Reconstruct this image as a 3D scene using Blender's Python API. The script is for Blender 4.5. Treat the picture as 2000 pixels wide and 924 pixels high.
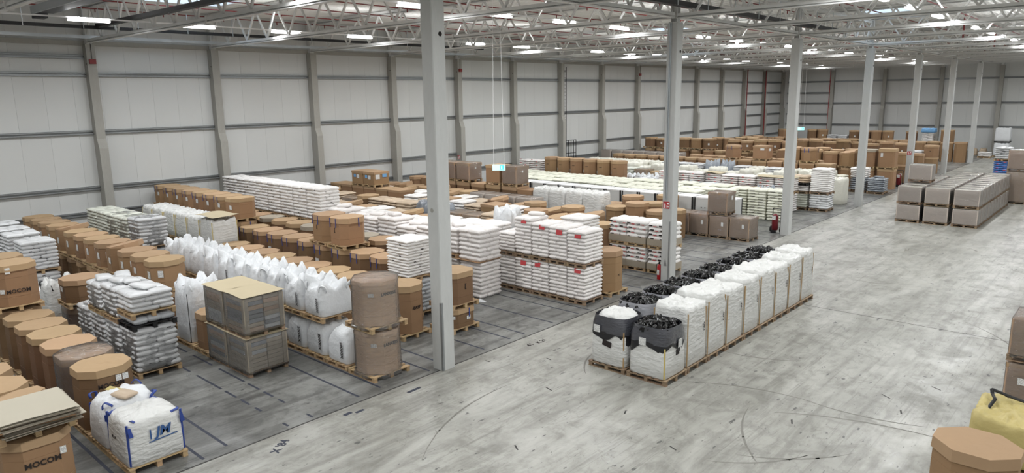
import bpy, math, random
from mathutils import Vector, Matrix, noise

# ------------------------------------------------------------------ camera, world, exposure
for o in list(bpy.data.objects):
    bpy.data.objects.remove(o)
sc = bpy.context.scene
COL = sc.collection
rnd = random.Random(11)

FPX, PIT, YAW, ROLL, CAMH = 1384.3, .1955, .7360, -.0140, 7.24
_c, _s = math.cos(YAW), math.sin(YAW)
FW = Vector((-_s * math.cos(PIT), _c * math.cos(PIT), -math.sin(PIT)))
_r = Vector((_c, _s, 0)); _u = _r.cross(FW)
RT = _r * math.cos(ROLL) + _u * math.sin(ROLL)
UP = -_r * math.sin(ROLL) + _u * math.cos(ROLL)
camd = bpy.data.cameras.new('camera')
camd.sensor_width = 36.0
camd.lens = FPX / 2000 * 36.0
camd.clip_end = 400
cam = bpy.data.objects.new('camera', camd)
COL.objects.link(cam)
m = Matrix((RT, UP, -FW)).transposed().to_4x4()
m.translation = (0, 0, CAMH)
cam.matrix_world = m
sc.camera = cam

w = bpy.data.worlds.new('sky'); sc.world = w; w.use_nodes = True
bg = w.node_tree.nodes['Background']
bg.inputs['Color'].default_value = (.62, .80, 1.0, 1)
bg.inputs['Strength'].default_value = 7.0
sc.view_settings.view_transform = 'Standard'
sc.view_settings.look = 'None'
sc.view_settings.gamma = 1
sc.view_settings.use_curve_mapping = False
sc.view_settings.exposure = -1.15
LAMP_W = 430.0

# ------------------------------------------------------------------ materials
def lin(c):
    c = c / 255.0
    return c / 12.92 if c <= .04045 else ((c + .055) / 1.055) ** 2.4
def rgb(r, g, b):
    return (lin(r), lin(g), lin(b), 1)

MATS = {}
def mat(name, col, rough=.6, metal=0., var=.0, hue=.0, n1=None, n2=None, bump=None, coat=0., stretch=None, col2=None, spec=.5, emit=None, lines=None, sheen=0.):
    """n1/n2 = (scale, amount) tonal noise; bump = (scale, strength); stretch = mapping scale"""
    mt = bpy.data.materials.new(name); mt.use_nodes = True
    nt = mt.node_tree; N = nt.nodes; L = nt.links
    p = N['Principled BSDF']
    p.inputs['Roughness'].default_value = rough
    p.inputs['Metallic'].default_value = metal
    p.inputs['Specular IOR Level'].default_value = spec
    p.inputs['Coat Weight'].default_value = coat
    p.inputs['Coat Roughness'].default_value = .18
    tc = N.new('ShaderNodeTexCoord'); mp = N.new('ShaderNodeMapping')
    L.new(tc.outputs['Object'], mp.inputs['Vector'])
    if stretch: mp.inputs['Scale'].default_value = stretch
    oi = N.new('ShaderNodeObjectInfo')
    ad = N.new('ShaderNodeVectorMath'); ad.operation = 'ADD'
    cm = N.new('ShaderNodeCombineXYZ')
    mu = N.new('ShaderNodeMath'); mu.operation = 'MULTIPLY'; mu.inputs[1].default_value = 37.
    L.new(oi.outputs['Random'], mu.inputs[0]); L.new(mu.outputs[0], cm.inputs[0]); L.new(mu.outputs[0], cm.inputs[1])
    L.new(mp.outputs[0], ad.inputs[0]); L.new(cm.outputs[0], ad.inputs[1])
    vec = ad.outputs[0]
    cur = None
    base = N.new('ShaderNodeRGB'); base.outputs[0].default_value = col; cur = base.outputs[0]
    if col2 is not None:
        tx = N.new('ShaderNodeTexNoise'); tx.inputs['Scale'].default_value = n1[0]; tx.inputs['Detail'].default_value = 6
        tx.inputs['Roughness'].default_value = .6
        L.new(vec, tx.inputs['Vector'])
        rp = N.new('ShaderNodeMapRange'); rp.inputs[1].default_value = .38; rp.inputs[2].default_value = .62
        L.new(tx.outputs['Fac'], rp.inputs[0])
        mx = N.new('ShaderNodeMix'); mx.data_type = 'RGBA'
        L.new(rp.outputs[0], mx.inputs[0]); L.new(cur, mx.inputs[6]); mx.inputs[7].default_value = col2
        cur = mx.outputs[2]
    hs = N.new('ShaderNodeHueSaturation'); L.new(cur, hs.inputs['Color'])
    val = None
    def madd(v, src, amt):
        a = N.new('ShaderNodeMath'); a.operation = 'MULTIPLY_ADD'
        L.new(src, a.inputs[0]); a.inputs[1].default_value = amt * 2
        if v is None: a.inputs[2].default_value = 1 - amt
        else:
            b = N.new('ShaderNodeMath'); b.operation = 'SUBTRACT'; L.new(v, b.inputs[0]); b.inputs[1].default_value = amt
            L.new(b.outputs[0], a.inputs[2])
        return a.outputs[0]
    if var: val = madd(val, oi.outputs['Random'], var)
    if hue:
        h = N.new('ShaderNodeMath'); h.operation = 'MULTIPLY_ADD'
        q = N.new('ShaderNodeMath'); q.operation = 'FRACT'; q2 = N.new('ShaderNodeMath'); q2.operation = 'MULTIPLY'; q2.inputs[1].default_value = 7.31
        L.new(oi.outputs['Random'], q2.inputs[0]); L.new(q2.outputs[0], q.inputs[0])
        L.new(q.outputs[0], h.inputs[0]); h.inputs[1].default_value = hue * 2; h.inputs[2].default_value = .5 - hue
        L.new(h.outputs[0], hs.inputs['Hue'])
    for n in ((n1 if col2 is None else None), n2):
        if n:
            tx = N.new('ShaderNodeTexNoise'); tx.inputs['Scale'].default_value = n[0]; tx.inputs['Detail'].default_value = 5
            L.new(vec, tx.inputs['Vector']); val = madd(val, tx.outputs['Fac'], n[1])
    if val is not None: L.new(val, hs.inputs['Value'])
    cur = hs.outputs[0]
    if lines:   # fine printed text lines on a paper label
        wv = N.new('ShaderNodeTexWave'); wv.bands_direction = 'Z'; wv.inputs['Scale'].default_value = lines
        wv.inputs['Distortion'].default_value = 0
        L.new(mp.outputs[0], wv.inputs['Vector'])
        tx = N.new('ShaderNodeTexNoise'); tx.inputs['Scale'].default_value = 45; L.new(vec, tx.inputs['Vector'])
        ml = N.new('ShaderNodeMath'); ml.operation = 'MULTIPLY'; L.new(wv.outputs['Fac'], ml.inputs[0]); L.new(tx.outputs['Fac'], ml.inputs[1])
        gt = N.new('ShaderNodeMath'); gt.operation = 'GREATER_THAN'; gt.inputs[1].default_value = .42; L.new(ml.outputs[0], gt.inputs[0])
        mx = N.new('ShaderNodeMix'); mx.data_type = 'RGBA'; L.new(gt.outputs[0], mx.inputs[0]); L.new(cur, mx.inputs[6])
        mx.inputs[7].default_value = rgb(90, 90, 95); cur = mx.outputs[2]
    L.new(cur, p.inputs['Base Color'])
    if bump:
        tx = N.new('ShaderNodeTexNoise'); tx.inputs['Scale'].default_value = bump[0]; tx.inputs['Detail'].default_value = 4
        L.new(vec, tx.inputs['Vector'])
        bp = N.new('ShaderNodeBump'); bp.inputs['Strength'].default_value = bump[1]; bp.inputs['Distance'].default_value = bump[2] if len(bump) > 2 else .02
        L.new(tx.outputs['Fac'], bp.inputs['Height']); L.new(bp.outputs[0], p.inputs['Normal'])
        L.new(bp.outputs[0], p.inputs['Coat Normal'])
    if emit:
        p.inputs['Emission Color'].default_value = col; p.inputs['Emission Strength'].default_value = emit
    MATS[name] = mt
    return mt

def film_mat(name, col, opac, rough=.16, bump=(6, .5, .02), refl=.75, r0=.01):
    mt = bpy.data.materials.new(name); mt.use_nodes = True
    nt = mt.node_tree; N = nt.nodes; L = nt.links
    N.remove(N['Principled BSDF']); out = N['Material Output']
    tr = N.new('ShaderNodeBsdfTransparent')
    gl = N.new('ShaderNodeBsdfGlossy'); gl.inputs['Roughness'].default_value = rough
    df = N.new('ShaderNodeBsdfDiffuse'); df.inputs['Color'].default_value = col
    tc = N.new('ShaderNodeTexCoord'); mp = N.new('ShaderNodeMapping'); mp.inputs['Scale'].default_value = (1, 1, 2.2)
    L.new(tc.outputs['Object'], mp.inputs[0])
    tx = N.new('ShaderNodeTexNoise'); tx.inputs['Scale'].default_value = bump[0]; tx.inputs['Detail'].default_value = 4; tx.inputs['Distortion'].default_value = 1.2
    L.new(mp.outputs[0], tx.inputs['Vector'])
    bp = N.new('ShaderNodeBump'); bp.inputs['Strength'].default_value = bump[1]; bp.inputs['Distance'].default_value = bump[2]
    L.new(tx.outputs['Fac'], bp.inputs['Height'])
    L.new(bp.outputs[0], gl.inputs['Normal'])
    fr = N.new('ShaderNodeFresnel'); fr.inputs[0].default_value = 1.45; L.new(bp.outputs[0], fr.inputs['Normal'])
    a = N.new('ShaderNodeMath'); a.operation = 'MULTIPLY_ADD'; L.new(fr.outputs[0], a.inputs[0]); a.inputs[1].default_value = refl; a.inputs[2].default_value = r0
    mr = N.new('ShaderNodeMapRange'); mr.inputs[1].default_value = .42; mr.inputs[2].default_value = .66
    mr.inputs[3].default_value = opac * .75; mr.inputs[4].default_value = opac * 1.25
    L.new(tx.outputs['Fac'], mr.inputs[0])
    m1 = N.new('ShaderNodeMixShader'); L.new(mr.outputs[0], m1.inputs[0]); L.new(tr.outputs[0], m1.inputs[1]); L.new(df.outputs[0], m1.inputs[2])
    m2 = N.new('ShaderNodeMixShader'); L.new(a.outputs[0], m2.inputs[0]); L.new(m1.outputs[0], m2.inputs[1]); L.new(gl.outputs[0], m2.inputs[2])
    L.new(m2.outputs[0], out.inputs[0])
    MATS[name] = mt
    return mt

mat('card', rgb(148, 117, 86), .8, var=.12, hue=.006, n1=(1.3, .07), n2=(14, .04), bump=(3, .15))
mat('card_dark', rgb(120, 92, 66), .8, var=.12, hue=.008, n1=(1.1, .08), n2=(14, .04), bump=(3, .15))  # darker kraft for carton bodies, deepened to carry the shade between rows
mat('card_lid', rgb(172, 143, 110), .8, var=.08, hue=.006, n1=(.9, .06), n2=(10, .03), bump=(2, .2))
mat('card_pale', rgb(184, 171, 142), .8, var=.05, n1=(1.5, .05))
mat('card_grey', rgb(160, 150, 134), .8, var=.06, n1=(2, .06))
mat('card_pink', rgb(200, 187, 176), .6, var=.10, n1=(2.2, .08), coat=.3, bump=(5, .25))
mat('card_film', rgb(172, 144, 119), .5, var=.12, hue=.006, n1=(2.0, .12), coat=.5, bump=(4, .4))
mat('pad_pale', rgb(206, 200, 188), .7, var=.05, n1=(2, .05))
mat('sheet_pale', rgb(188, 181, 164), .8, n1=(2, .04))
mat('card_wrapped', rgb(204, 174, 144), .7, var=.06, n1=(2, .08))
mat('slot', rgb(30, 24, 20), .9)
mat('ink', rgb(38, 30, 28), .8)
mat('blue', rgb(42, 66, 140), .45, var=.1)
mat('bluelogo', rgb(52, 88, 140), .5)
mat('paper', rgb(235, 235, 232), .6, lines=22)
mat('paper_blue', rgb(110, 160, 205), .6, n1=(9, .1))
mat('sack_white', rgb(232, 229, 226), .5, var=.04, n1=(2.5, .05), bump=(3.5, .35, .03), coat=.08)
mat('sack_pink', rgb(230, 225, 222), .5, var=.04, n1=(2.5, .05), bump=(3.5, .35, .03), coat=.08)
mat('sack_silver', rgb(206, 207, 208), .42, var=.08, n1=(2.5, .08), bump=(4, .6, .03), coat=.35)
mat('sack_grey', rgb(182, 186, 190), .4, var=.1, n1=(2.5, .12), bump=(4, .6, .03), coat=.4)
mat('sack_green', rgb(204, 206, 194), .42, var=.08, n1=(2.5, .1), bump=(4, .6, .03), coat=.35)
mat('sack_yellow', rgb(222, 222, 206), .5, var=.04, n1=(2.5, .05), bump=(3.5, .4, .03), coat=.1)
mat('sack_dark', rgb(120, 126, 134), .32, var=.2, n1=(3, .2), bump=(6, .7, .03), coat=.6)
mat('sack_kraft', rgb(190, 170, 146), .6, var=.1, n1=(3, .1), bump=(6, .5, .03), coat=.2)
mat('sack_blue', rgb(70, 112, 176), .4, var=.15, n1=(3, .15), bump=(6, .4, .03), coat=.3)
mat('red_print', rgb(196, 70, 74), .55, n1=(20, .1))
mat('bag', rgb(222, 224, 226), .6, var=.03, n1=(2.5, .05), bump=(7, .8, .04))
mat('bag_film', rgb(214, 214, 211), .45, var=.03, n1=(3, .07), bump=(4.5, .85, .05), coat=.35, stretch=(1, 1, 2.6))
mat('bag_cream', rgb(220, 218, 206), .5, var=.05, n1=(3, .06), bump=(5, .6, .05), coat=.35)
mat('bag_yellow', rgb(188, 172, 112), .55, n1=(3, .12), bump=(5, .6, .05))
mat('bag_grey', rgb(150, 156, 164), .4, var=.1, n1=(3, .12), bump=(5, .6, .05), coat=.4)
mat('black_film', rgb(6, 6, 8), .12, bump=(5, .9, .06), spec=.45)
mat('black_skirt', rgb(30, 30, 33), .35, n1=(3, .3), bump=(6, .4, .03))
mat('silver_film', rgb(150, 151, 156), .3, n1=(2, .3), bump=(6, .6, .03), coat=.5, stretch=(1, 1, 3))
mat('grey_film', rgb(66, 67, 73), .25, n1=(2, .35), bump=(7, .6, .03), coat=.7, stretch=(1, 1, 3))
mat('strap_tan', rgb(172, 143, 100), .6, n1=(6, .15))
mat('strap_yellow', rgb(200, 180, 112), .6, n1=(6, .15))
mat('black', rgb(22, 22, 24), .5)
mat('wood', rgb(178, 151, 115), .75, var=.16, hue=.008, n1=(6, .12), stretch=(1, 1, 4), bump=(12, .2))
mat('wood_old', rgb(142, 120, 97), .8, var=.18, hue=.01, n1=(6, .14), stretch=(1, 1, 4), bump=(12, .2))
mat('plastic_dark', rgb(34, 34, 36), .5)
mat('concrete', rgb(188, 189, 187), .85, var=.04, n1=(1.2, .08), n2=(9, .07), bump=(14, .25), stretch=(1, 1, .35))
mat('concrete_wall', rgb(158, 156, 149), .85, var=.05, n1=(1.2, .08), n2=(9, .08), bump=(14, .25), stretch=(1, 1, .5))
mat('panel', rgb(201, 202, 200), .5, var=.015, n1=(.5, .03), bump=(40, .02))
mat('panel_back', rgb(172, 172, 170), .8)
mat('girt', rgb(150, 153, 154), .42, metal=.5, n1=(3, .1))
mat('steel', rgb(212, 212, 210), .42, var=.04, n1=(2, .04))
mat('deck', rgb(228, 227, 223), .45, n1=(.4, .04))
mat('red_pipe', rgb(120, 34, 34), .5)
mat('red', rgb(176, 26, 34), .4)
mat('dark_red', rgb(112, 22, 32), .4)
mat('galv', rgb(190, 196, 200), .3, metal=.7, n1=(4, .1))
mat('white', rgb(236, 236, 236), .45)
mat('lamp', (1, .985, .95, 1), .5, emit=14)
mat('exit', (.08, .75, .66, 1), .5, emit=1.6)
mat('exit_white', (.5, 1, .97, 1), .5, emit=2.0)
mat('floor_blue', rgb(48, 52, 66), .7, n1=(7, .5))
mat('floor_dark', rgb(58, 56, 54), .8, n1=(3, .3))
mat('rubber', rgb(24, 24, 24), .8)
film_mat('film', (.74, .74, .74, 1), .09, .16, (5, 1.0, .05), 1.15, .03)
film_mat('film_heavy', (.74, .71, .68, 1), .11, .14, (5, 1.0, .06), 1.05, .04)

def floor_mat(name, base, dark, stain, amt):
    mt = bpy.data.materials.new(name); mt.use_nodes = True
    nt = mt.node_tree; N = nt.nodes; L = nt.links
    p = N['Principled BSDF']
    g = N.new('ShaderNodeNewGeometry')
    def noisef(scale, detail, sx, sy, rot=0, dist=0., rough=.6):
        mp = N.new('ShaderNodeMapping'); mp.inputs['Scale'].default_value = (sx, sy, 1); mp.inputs['Rotation'].default_value = (0, 0, rot)
        L.new(g.outputs['Position'], mp.inputs[0])
        t = N.new('ShaderNodeTexNoise'); t.inputs['Scale'].default_value = scale; t.inputs['Detail'].default_value = detail
        t.inputs['Distortion'].default_value = dist; t.inputs['Roughness'].default_value = rough
        L.new(mp.outputs[0], t.inputs['Vector']); return t.outputs['Fac']
    def rng(src, a, b, c=0., d=1.):
        r = N.new('ShaderNodeMapRange'); r.inputs[1].default_value = a; r.inputs[2].default_value = b; r.inputs[3].default_value = c; r.inputs[4].default_value = d
        L.new(src, r.inputs[0]); return r.outputs[0]
    def mix(f, a, b, mode='MIX'):
        x = N.new('ShaderNodeMix'); x.data_type = 'RGBA'; x.blend_type = mode
        if isinstance(f, float): x.inputs[0].default_value = f
        else: L.new(f, x.inputs[0])
        for s, v in ((6, a), (7, b)):
            if isinstance(v, tuple): x.inputs[s].default_value = v
            else: L.new(v, x.inputs[s])
        return x.outputs[2]
    big = noisef(.22, 4, 1, 1, 0, .6)
    mid = noisef(1.1, 6, 1, 1, 0, .8, .65)
    streak = noisef(.9, 6, 3.2, .22, .12, .4)
    streak2 = noisef(1.0, 5, 2.6, .3, -.5, .6)
    fine = noisef(9, 4, 1, 1)
    c = mix(rng(big, .40, .60), base, dark)
    c = mix(rng(mid, .48, .64, 0, .55), c, stain)
    c = mix(rng(streak, .50, .66, 0, amt), c, stain)
    c = mix(rng(streak2, .52, .66, 0, amt * .7), c, stain)
    c = mix(rng(fine, .3, .7, 0, .3), c, dark)
    mid2 = noisef(3.2, 6, 1.5, .7, .5, .8, .7)
    c = mix(rng(mid2, .5, .64, 0, .42), c, stain)
    scr = noisef(2.2, 5, 6.0, .16, .45, .3, .7)
    c = mix(rng(scr, .56, .66, 0, .5), c, stain)
    lt = noisef(.6, 5, 1.6, .5, .35, .7)
    c = mix(rng(lt, .50, .66, 0, .5), c, (base[0] * 1.25, base[1] * 1.25, base[2] * 1.27, 1))
    spot = noisef(2.6, 3, 2.2, .9, .9, 0, .5)
    c = mix(rng(spot, .675, .70, 0, .75), c, (.035, .035, .035, 1))
    sp2 = noisef(6., 2, 2.5, .8, -.4, 0, .5)
    c = mix(rng(sp2, .69, .72, 0, .6), c, (.04, .04, .04, 1))
    L.new(c, p.inputs['Base Color'])
    r = rng(mid, .3, .7, .26, .5); L.new(r, p.inputs['Roughness'])
    p.inputs['Specular IOR Level'].default_value = .45
    bp = N.new('ShaderNodeBump'); bp.inputs['Strength'].default_value = .12; bp.inputs['Distance'].default_value = .01
    L.new(fine, bp.inputs['Height']); L.new(bp.outputs[0], p.inputs['Normal'])
    MATS[name] = mt
floor_mat('floor_aisle', rgb(166, 165, 158), rgb(148, 147, 140), rgb(104, 102, 95), .62)
floor_mat('floor_bay', rgb(138, 138, 134), rgb(102, 102, 99), rgb(58, 57, 55), .75)

# ------------------------------------------------------------------ mesh helpers
CACHE = {}
class MB:
    def __init__(s): s.v = []; s.f = []; s.mi = []
    def poly(s, vs, fs, mi=0):
        o = len(s.v); s.v += [tuple(v) for v in vs]
        for f in fs: s.f.append(tuple(i + o for i in f)); s.mi.append(mi)
        return s
    def box(s, x0, x1, y0, y1, z0, z1, mi=0):
        return s.poly([(x0, y0, z0), (x1, y0, z0), (x1, y1, z0), (x0, y1, z0), (x0, y0, z1), (x1, y0, z1), (x1, y1, z1), (x0, y1, z1)],
                      [(3, 2, 1, 0), (4, 5, 6, 7), (0, 1, 5, 4), (1, 2, 6, 5), (2, 3, 7, 6), (3, 0, 4, 7)], mi)
    def rings(s, rr, mi=0, cap0=True, cap1=True):
        n = len(rr[0]); o = len(s.v)
        for r in rr: s.v += [tuple(p) for p in r]
        for k in range(len(rr) - 1):
            for i in range(n):
                j = (i + 1) % n
                s.f.append((o + k * n + i, o + k * n + j, o + (k + 1) * n + j, o + (k + 1) * n + i)); s.mi.append(mi)
        if cap0: s.f.append(tuple(o + i for i in reversed(range(n)))); s.mi.append(mi)
        if cap1: s.f.append(tuple(o + (len(rr) - 1) * n + i for i in range(n))); s.mi.append(mi)
        return s
    def bar(s, a, b, wx, wz, mi=0, up=(0, 0, 1)):
        a = Vector(a); b = Vector(b); d = (b - a).normalized(); u = Vector(up)
        if abs(d.dot(u)) > .98: u = Vector((1, 0, 0))
        sx = d.cross(u).normalized() * wx / 2; sz = sx.cross(d).normalized() * wz / 2
        vs = [a - sx - sz, a + sx - sz, a + sx + sz, a - sx + sz, b - sx - sz, b + sx - sz, b + sx + sz, b - sx + sz]
        return s.poly(vs, [(0, 1, 2, 3), (7, 6, 5, 4), (1, 0, 4, 5), (2, 1, 5, 6), (3, 2, 6, 7), (0, 3, 7, 4)], mi)
    def tube(s, pts, r, n=8, mi=0):
        rr = []
        for i, p in enumerate(pts):
            p = Vector(p)
            d = (Vector(pts[min(i + 1, len(pts) - 1)]) - Vector(pts[max(i - 1, 0)])).normalized()
            u = Vector((0, 0, 1)) if abs(d.z) < .95 else Vector((1, 0, 0))
            a = d.cross(u).normalized(); b = a.cross(d)
            rr.append([p + a * r * math.cos(2 * math.pi * k / n) + b * r * math.sin(2 * math.pi * k / n) for k in range(n)])
        return s.rings(rr, mi)
    def mesh(s, name, *mats, smooth=False):
        me = bpy.data.meshes.new(name); me.from_pydata(s.v, [], s.f); me.update()
        for mt in mats: me.materials.append(MATS[mt])
        if len(mats) > 1: me.polygons.foreach_set('material_index', s.mi)
        if smooth: me.polygons.foreach_set('use_smooth', [True] * len(me.polygons))
        return me

def cached(fn):
    def g(*a, **k):
        key = (fn.__name__, a, tuple(sorted(k.items())))
        if key not in CACHE: CACHE[key] = fn(*a, **k)
        return CACHE[key]
    return g

def obj(name, me, parent=None, loc=(0, 0, 0), rot=(0, 0, 0), scale=None, kind=None, label=None):
    o = bpy.data.objects.new(name, me); COL.objects.link(o)
    o.location = loc; o.rotation_euler = rot
    if scale: o.scale = scale
    if parent is not None: o.parent = parent
    if kind: o['kind'] = kind
    if label: o['label'] = label
    return o
def tag(o, label, cat, group=None):
    o['label'] = label; o['category'] = cat
    if group: o['group'] = group
    return o
def thing(name, label, cat, loc=(0, 0, 0), rz=0, group=None):
    o = bpy.data.objects.new(name, None); COL.objects.link(o)
    o.location = loc; o.rotation_euler = (0, 0, rz); o.empty_display_size = .2
    return tag(o, label, cat, group)
def struct(name, me=None, loc=(0, 0, 0), label=None, cat=None):
    o = bpy.data.objects.new(name, me); COL.objects.link(o); o.location = loc
    o['kind'] = 'structure'
    if label: o['label'] = label
    if cat: o['category'] = cat
    return o

@cached
def box_mesh(name, sx, sy, sz, mt, bev=0.):
    b = MB()
    if bev <= 0: b.box(-sx / 2, sx / 2, -sy / 2, sy / 2, 0, sz)
    else:
        def rg(z, i):
            x, y = sx / 2 - i, sy / 2 - i; c = bev
            return [(x - c, -y, z), (x, -y + c, z), (x, y - c, z), (x - c, y, z), (-x + c, y, z), (-x, y - c, z), (-x, -y + c, z), (-x + c, -y, z)]
        b.rings([rg(0, bev * .6), rg(bev * .6, 0), rg(sz - bev * .6, 0), rg(sz, bev * .6)])
    return b.mesh(name, mt)

@cached
def text_mesh(s, size, mt, bold=.012, shear=0.):
    cu = bpy.data.curves.new('lettering', 'FONT'); cu.body = s; cu.size = size
    cu.align_x = 'CENTER'; cu.align_y = 'CENTER'; cu.offset = bold * size; cu.extrude = .001; cu.shear = shear; cu.resolution_u = 2
    o = bpy.data.objects.new('lettering', cu)
    me = bpy.data.meshes.new_from_object(o)
    bpy.data.objects.remove(o); bpy.data.curves.remove(cu)
    me.materials.clear(); me.materials.append(MATS[mt])
    return me
FACE = {'-y': (math.pi / 2, 0, 0), '+x': (math.pi / 2, 0, math.pi / 2), 'c': (math.pi / 2, 0, math.pi / 4), '-c': (math.pi / 2, 0, -math.pi / 4)}
def letters(parent, s, size, face, p, mt='ink', bold=.03, shear=0., spin=0., name='lettering'):
    o = obj(name, text_mesh(s, size, mt, bold, shear), parent, p)
    o.rotation_euler = (Matrix.Rotation(FACE[face][2], 3, 'Z') @ Matrix.Rotation(math.pi / 2, 3, 'X') @ Matrix.Rotation(spin, 3, 'Z')).to_euler()
    return o
@cached
def label_mesh(wd, ht, mt='paper'):
    return MB().box(-wd / 2, wd / 2, -.002, .002, -ht / 2, ht / 2).mesh('label', mt)
def sticker(parent, wd, ht, face, p, mt='paper', name='paper_label'):
    return obj(name, label_mesh(wd, ht, mt), parent, p, (0, 0, FACE[face][2]))

def nz(p, sc_, seed): return noise.noise(Vector((p[0] * sc_ + seed * 13.7, p[1] * sc_ - seed * 7.1, p[2] * sc_ + seed * 3.3)))

# superellipse blob made of rings
def sring(z, hw, hd, n, seg, amp=0., fr=3., seed=0, zamp=0., ear=0.):
    out = []
    for i in range(seg):
        t = 2 * math.pi * (i + .5) / seg
        c, s = math.cos(t), math.sin(t)
        k = (abs(c) ** n + abs(s) ** n) ** (-1 / n)
        x, y = hw * k * c, hd * k * s
        q = nz((x, y, z), fr, seed) + .55 * nz((x, y, z), fr * 2.3, seed + 3)
        f = 1 + amp * q / max(.1, math.hypot(x, y))
        zz = z + zamp * (nz((x, y, z), fr * 1.4, seed + 5) + .6 * nz((x, y, z), fr * 3., seed + 8)) + ear * max(0, abs(math.sin(2 * t))) ** 3 * (1 + .5 * nz((x * 2, y * 2, 0), 1.3, seed + 9))
        out.append((x * f, y * f, zz))
    return out
def blob(rings, seg=36, fr=3., seed=0):
    b = MB(); b.rings([sring(r[0], r[1], r[2], r[3], seg, r[4], fr, seed, r[5] if len(r) > 5 else 0, r[6] if len(r) > 6 else 0) for r in rings])
    return b

# ------------------------------------------------------------------ pallets
PH = .144
@cached
def pal_board(l, wd, t, ax, mt):
    b = MB()
    if ax == 'x': b.box(-l / 2, l / 2, -wd / 2, wd / 2, 0, t)
    else: b.box(-wd / 2, wd / 2, -l / 2, l / 2, 0, t)
    return b.mesh('board', mt)
@cached
def pal_whole(wx, wy, mt):
    b = MB()
    for i in range(3):
        y = -wy / 2 + .06 + i * (wy - .12) / 2
        b.box(-wx / 2, wx / 2, y - .05, y + .05, 0, .02)
        b.box(-wx / 2, wx / 2, y - .05, y + .05, .10, .121)
        for j in range(3):
            x = -wx / 2 + .06 + j * (wx - .12) / 2
            b.box(x - .05, x + .05, y - .05, y + .05, .02, .10)
    n = 6
    for i in range(n):
        x = -wx / 2 + .06 + i * (wx - .12) / (n - 1)
        b.box(x - .055, x + .055, -wy / 2, wy / 2, .121, PH)
    return b.mesh('pallet', mt)
def pallet(x, y, z, wx, wy, label, group, near, mt='wood', rz=0.):
    wx, wy = round(wx, 2), round(wy, 2)
    if not near:
        o = obj('pallet', pal_whole(wx, wy, mt), None, (x, y, z), (0, 0, rz))
        return tag(o, label, 'pallet', group)
    t = thing('pallet', label, 'pallet', (x, y, z), rz, group)
    for i in range(3):
        yy = -wy / 2 + .06 + i * (wy - .12) / 2
        obj('bottom_board', pal_board(wx, .1, .02, 'x', mt), t, (0, yy, 0))
        obj('stringer_board', pal_board(wx, .1, .021, 'x', mt), t, (0, yy, .1))
        for j in range(3):
            obj('block', pal_board(.1, .1, .08, 'x', mt), t, (-wx / 2 + .06 + j * (wx - .12) / 2, yy, .02))
    for i in range(6):
        obj('deck_board', pal_board(wy, .11, .023, 'y', mt), t, (-wx / 2 + .06 + i * (wx - .12) / 5, 0, .121))
    return t

# ------------------------------------------------------------------ loads (built on an Empty at their base)
def octpoly(wx, wy, cut):
    x, y = wx / 2, wy / 2; c = cut
    return [(x - c, -y), (x, -y + c), (x, y - c), (x - c, y), (-x + c, y), (-x, y - c), (-x, -y + c), (-x + c, -y)]
@cached
def oct_body(wx, wy, h, cut, mt, bulge):
    def rg(z, k): return [(px * k, py * k, z) for px, py in octpoly(wx, wy, cut)]
    b = MB(); a = h * .22
    c_ = h * .70; b.rings([rg(0, .985), rg(a, 1.0 + bulge * .6), rg(a + .003, .982), rg(a + .012, .982), rg(a + .015, .994 + bulge * .6), rg(h * .5, .994 + bulge), rg(c_, .993 + bulge * .5), rg(c_ + .003, .98), rg(c_ + .01, .98), rg(c_ + .013, .99), rg(h, .975)])
    return b.mesh('carton_body', mt)
@cached
def oct_lid(wx, wy, hl, cut, mt, seed):
    def rg(z, k, dz=0):
        return [(px * k, py * k, z + dz * nz((px * 3, py * 3, z), 1, seed)) for px, py in octpoly(wx, wy, cut)]
    b = MB(); b.rings([rg(0, 1.03, .02), rg(hl * .5, 1.02), rg(hl, 1.012)], cap0=False, cap1=False)
    n = 8; o = len(b.v)
    rr = [rg(hl, 1.012), rg(hl + .004, .6, .012), rg(hl + .002, .2, .012)]
    b.rings(rr, cap0=False)
    return b.mesh('carton_lid', mt)
@cached
def strap_mesh(wd, l, mt):
    return MB().box(-wd / 2, wd / 2, -.003, .003, -l, 0).mesh('strap', mt)

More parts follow.
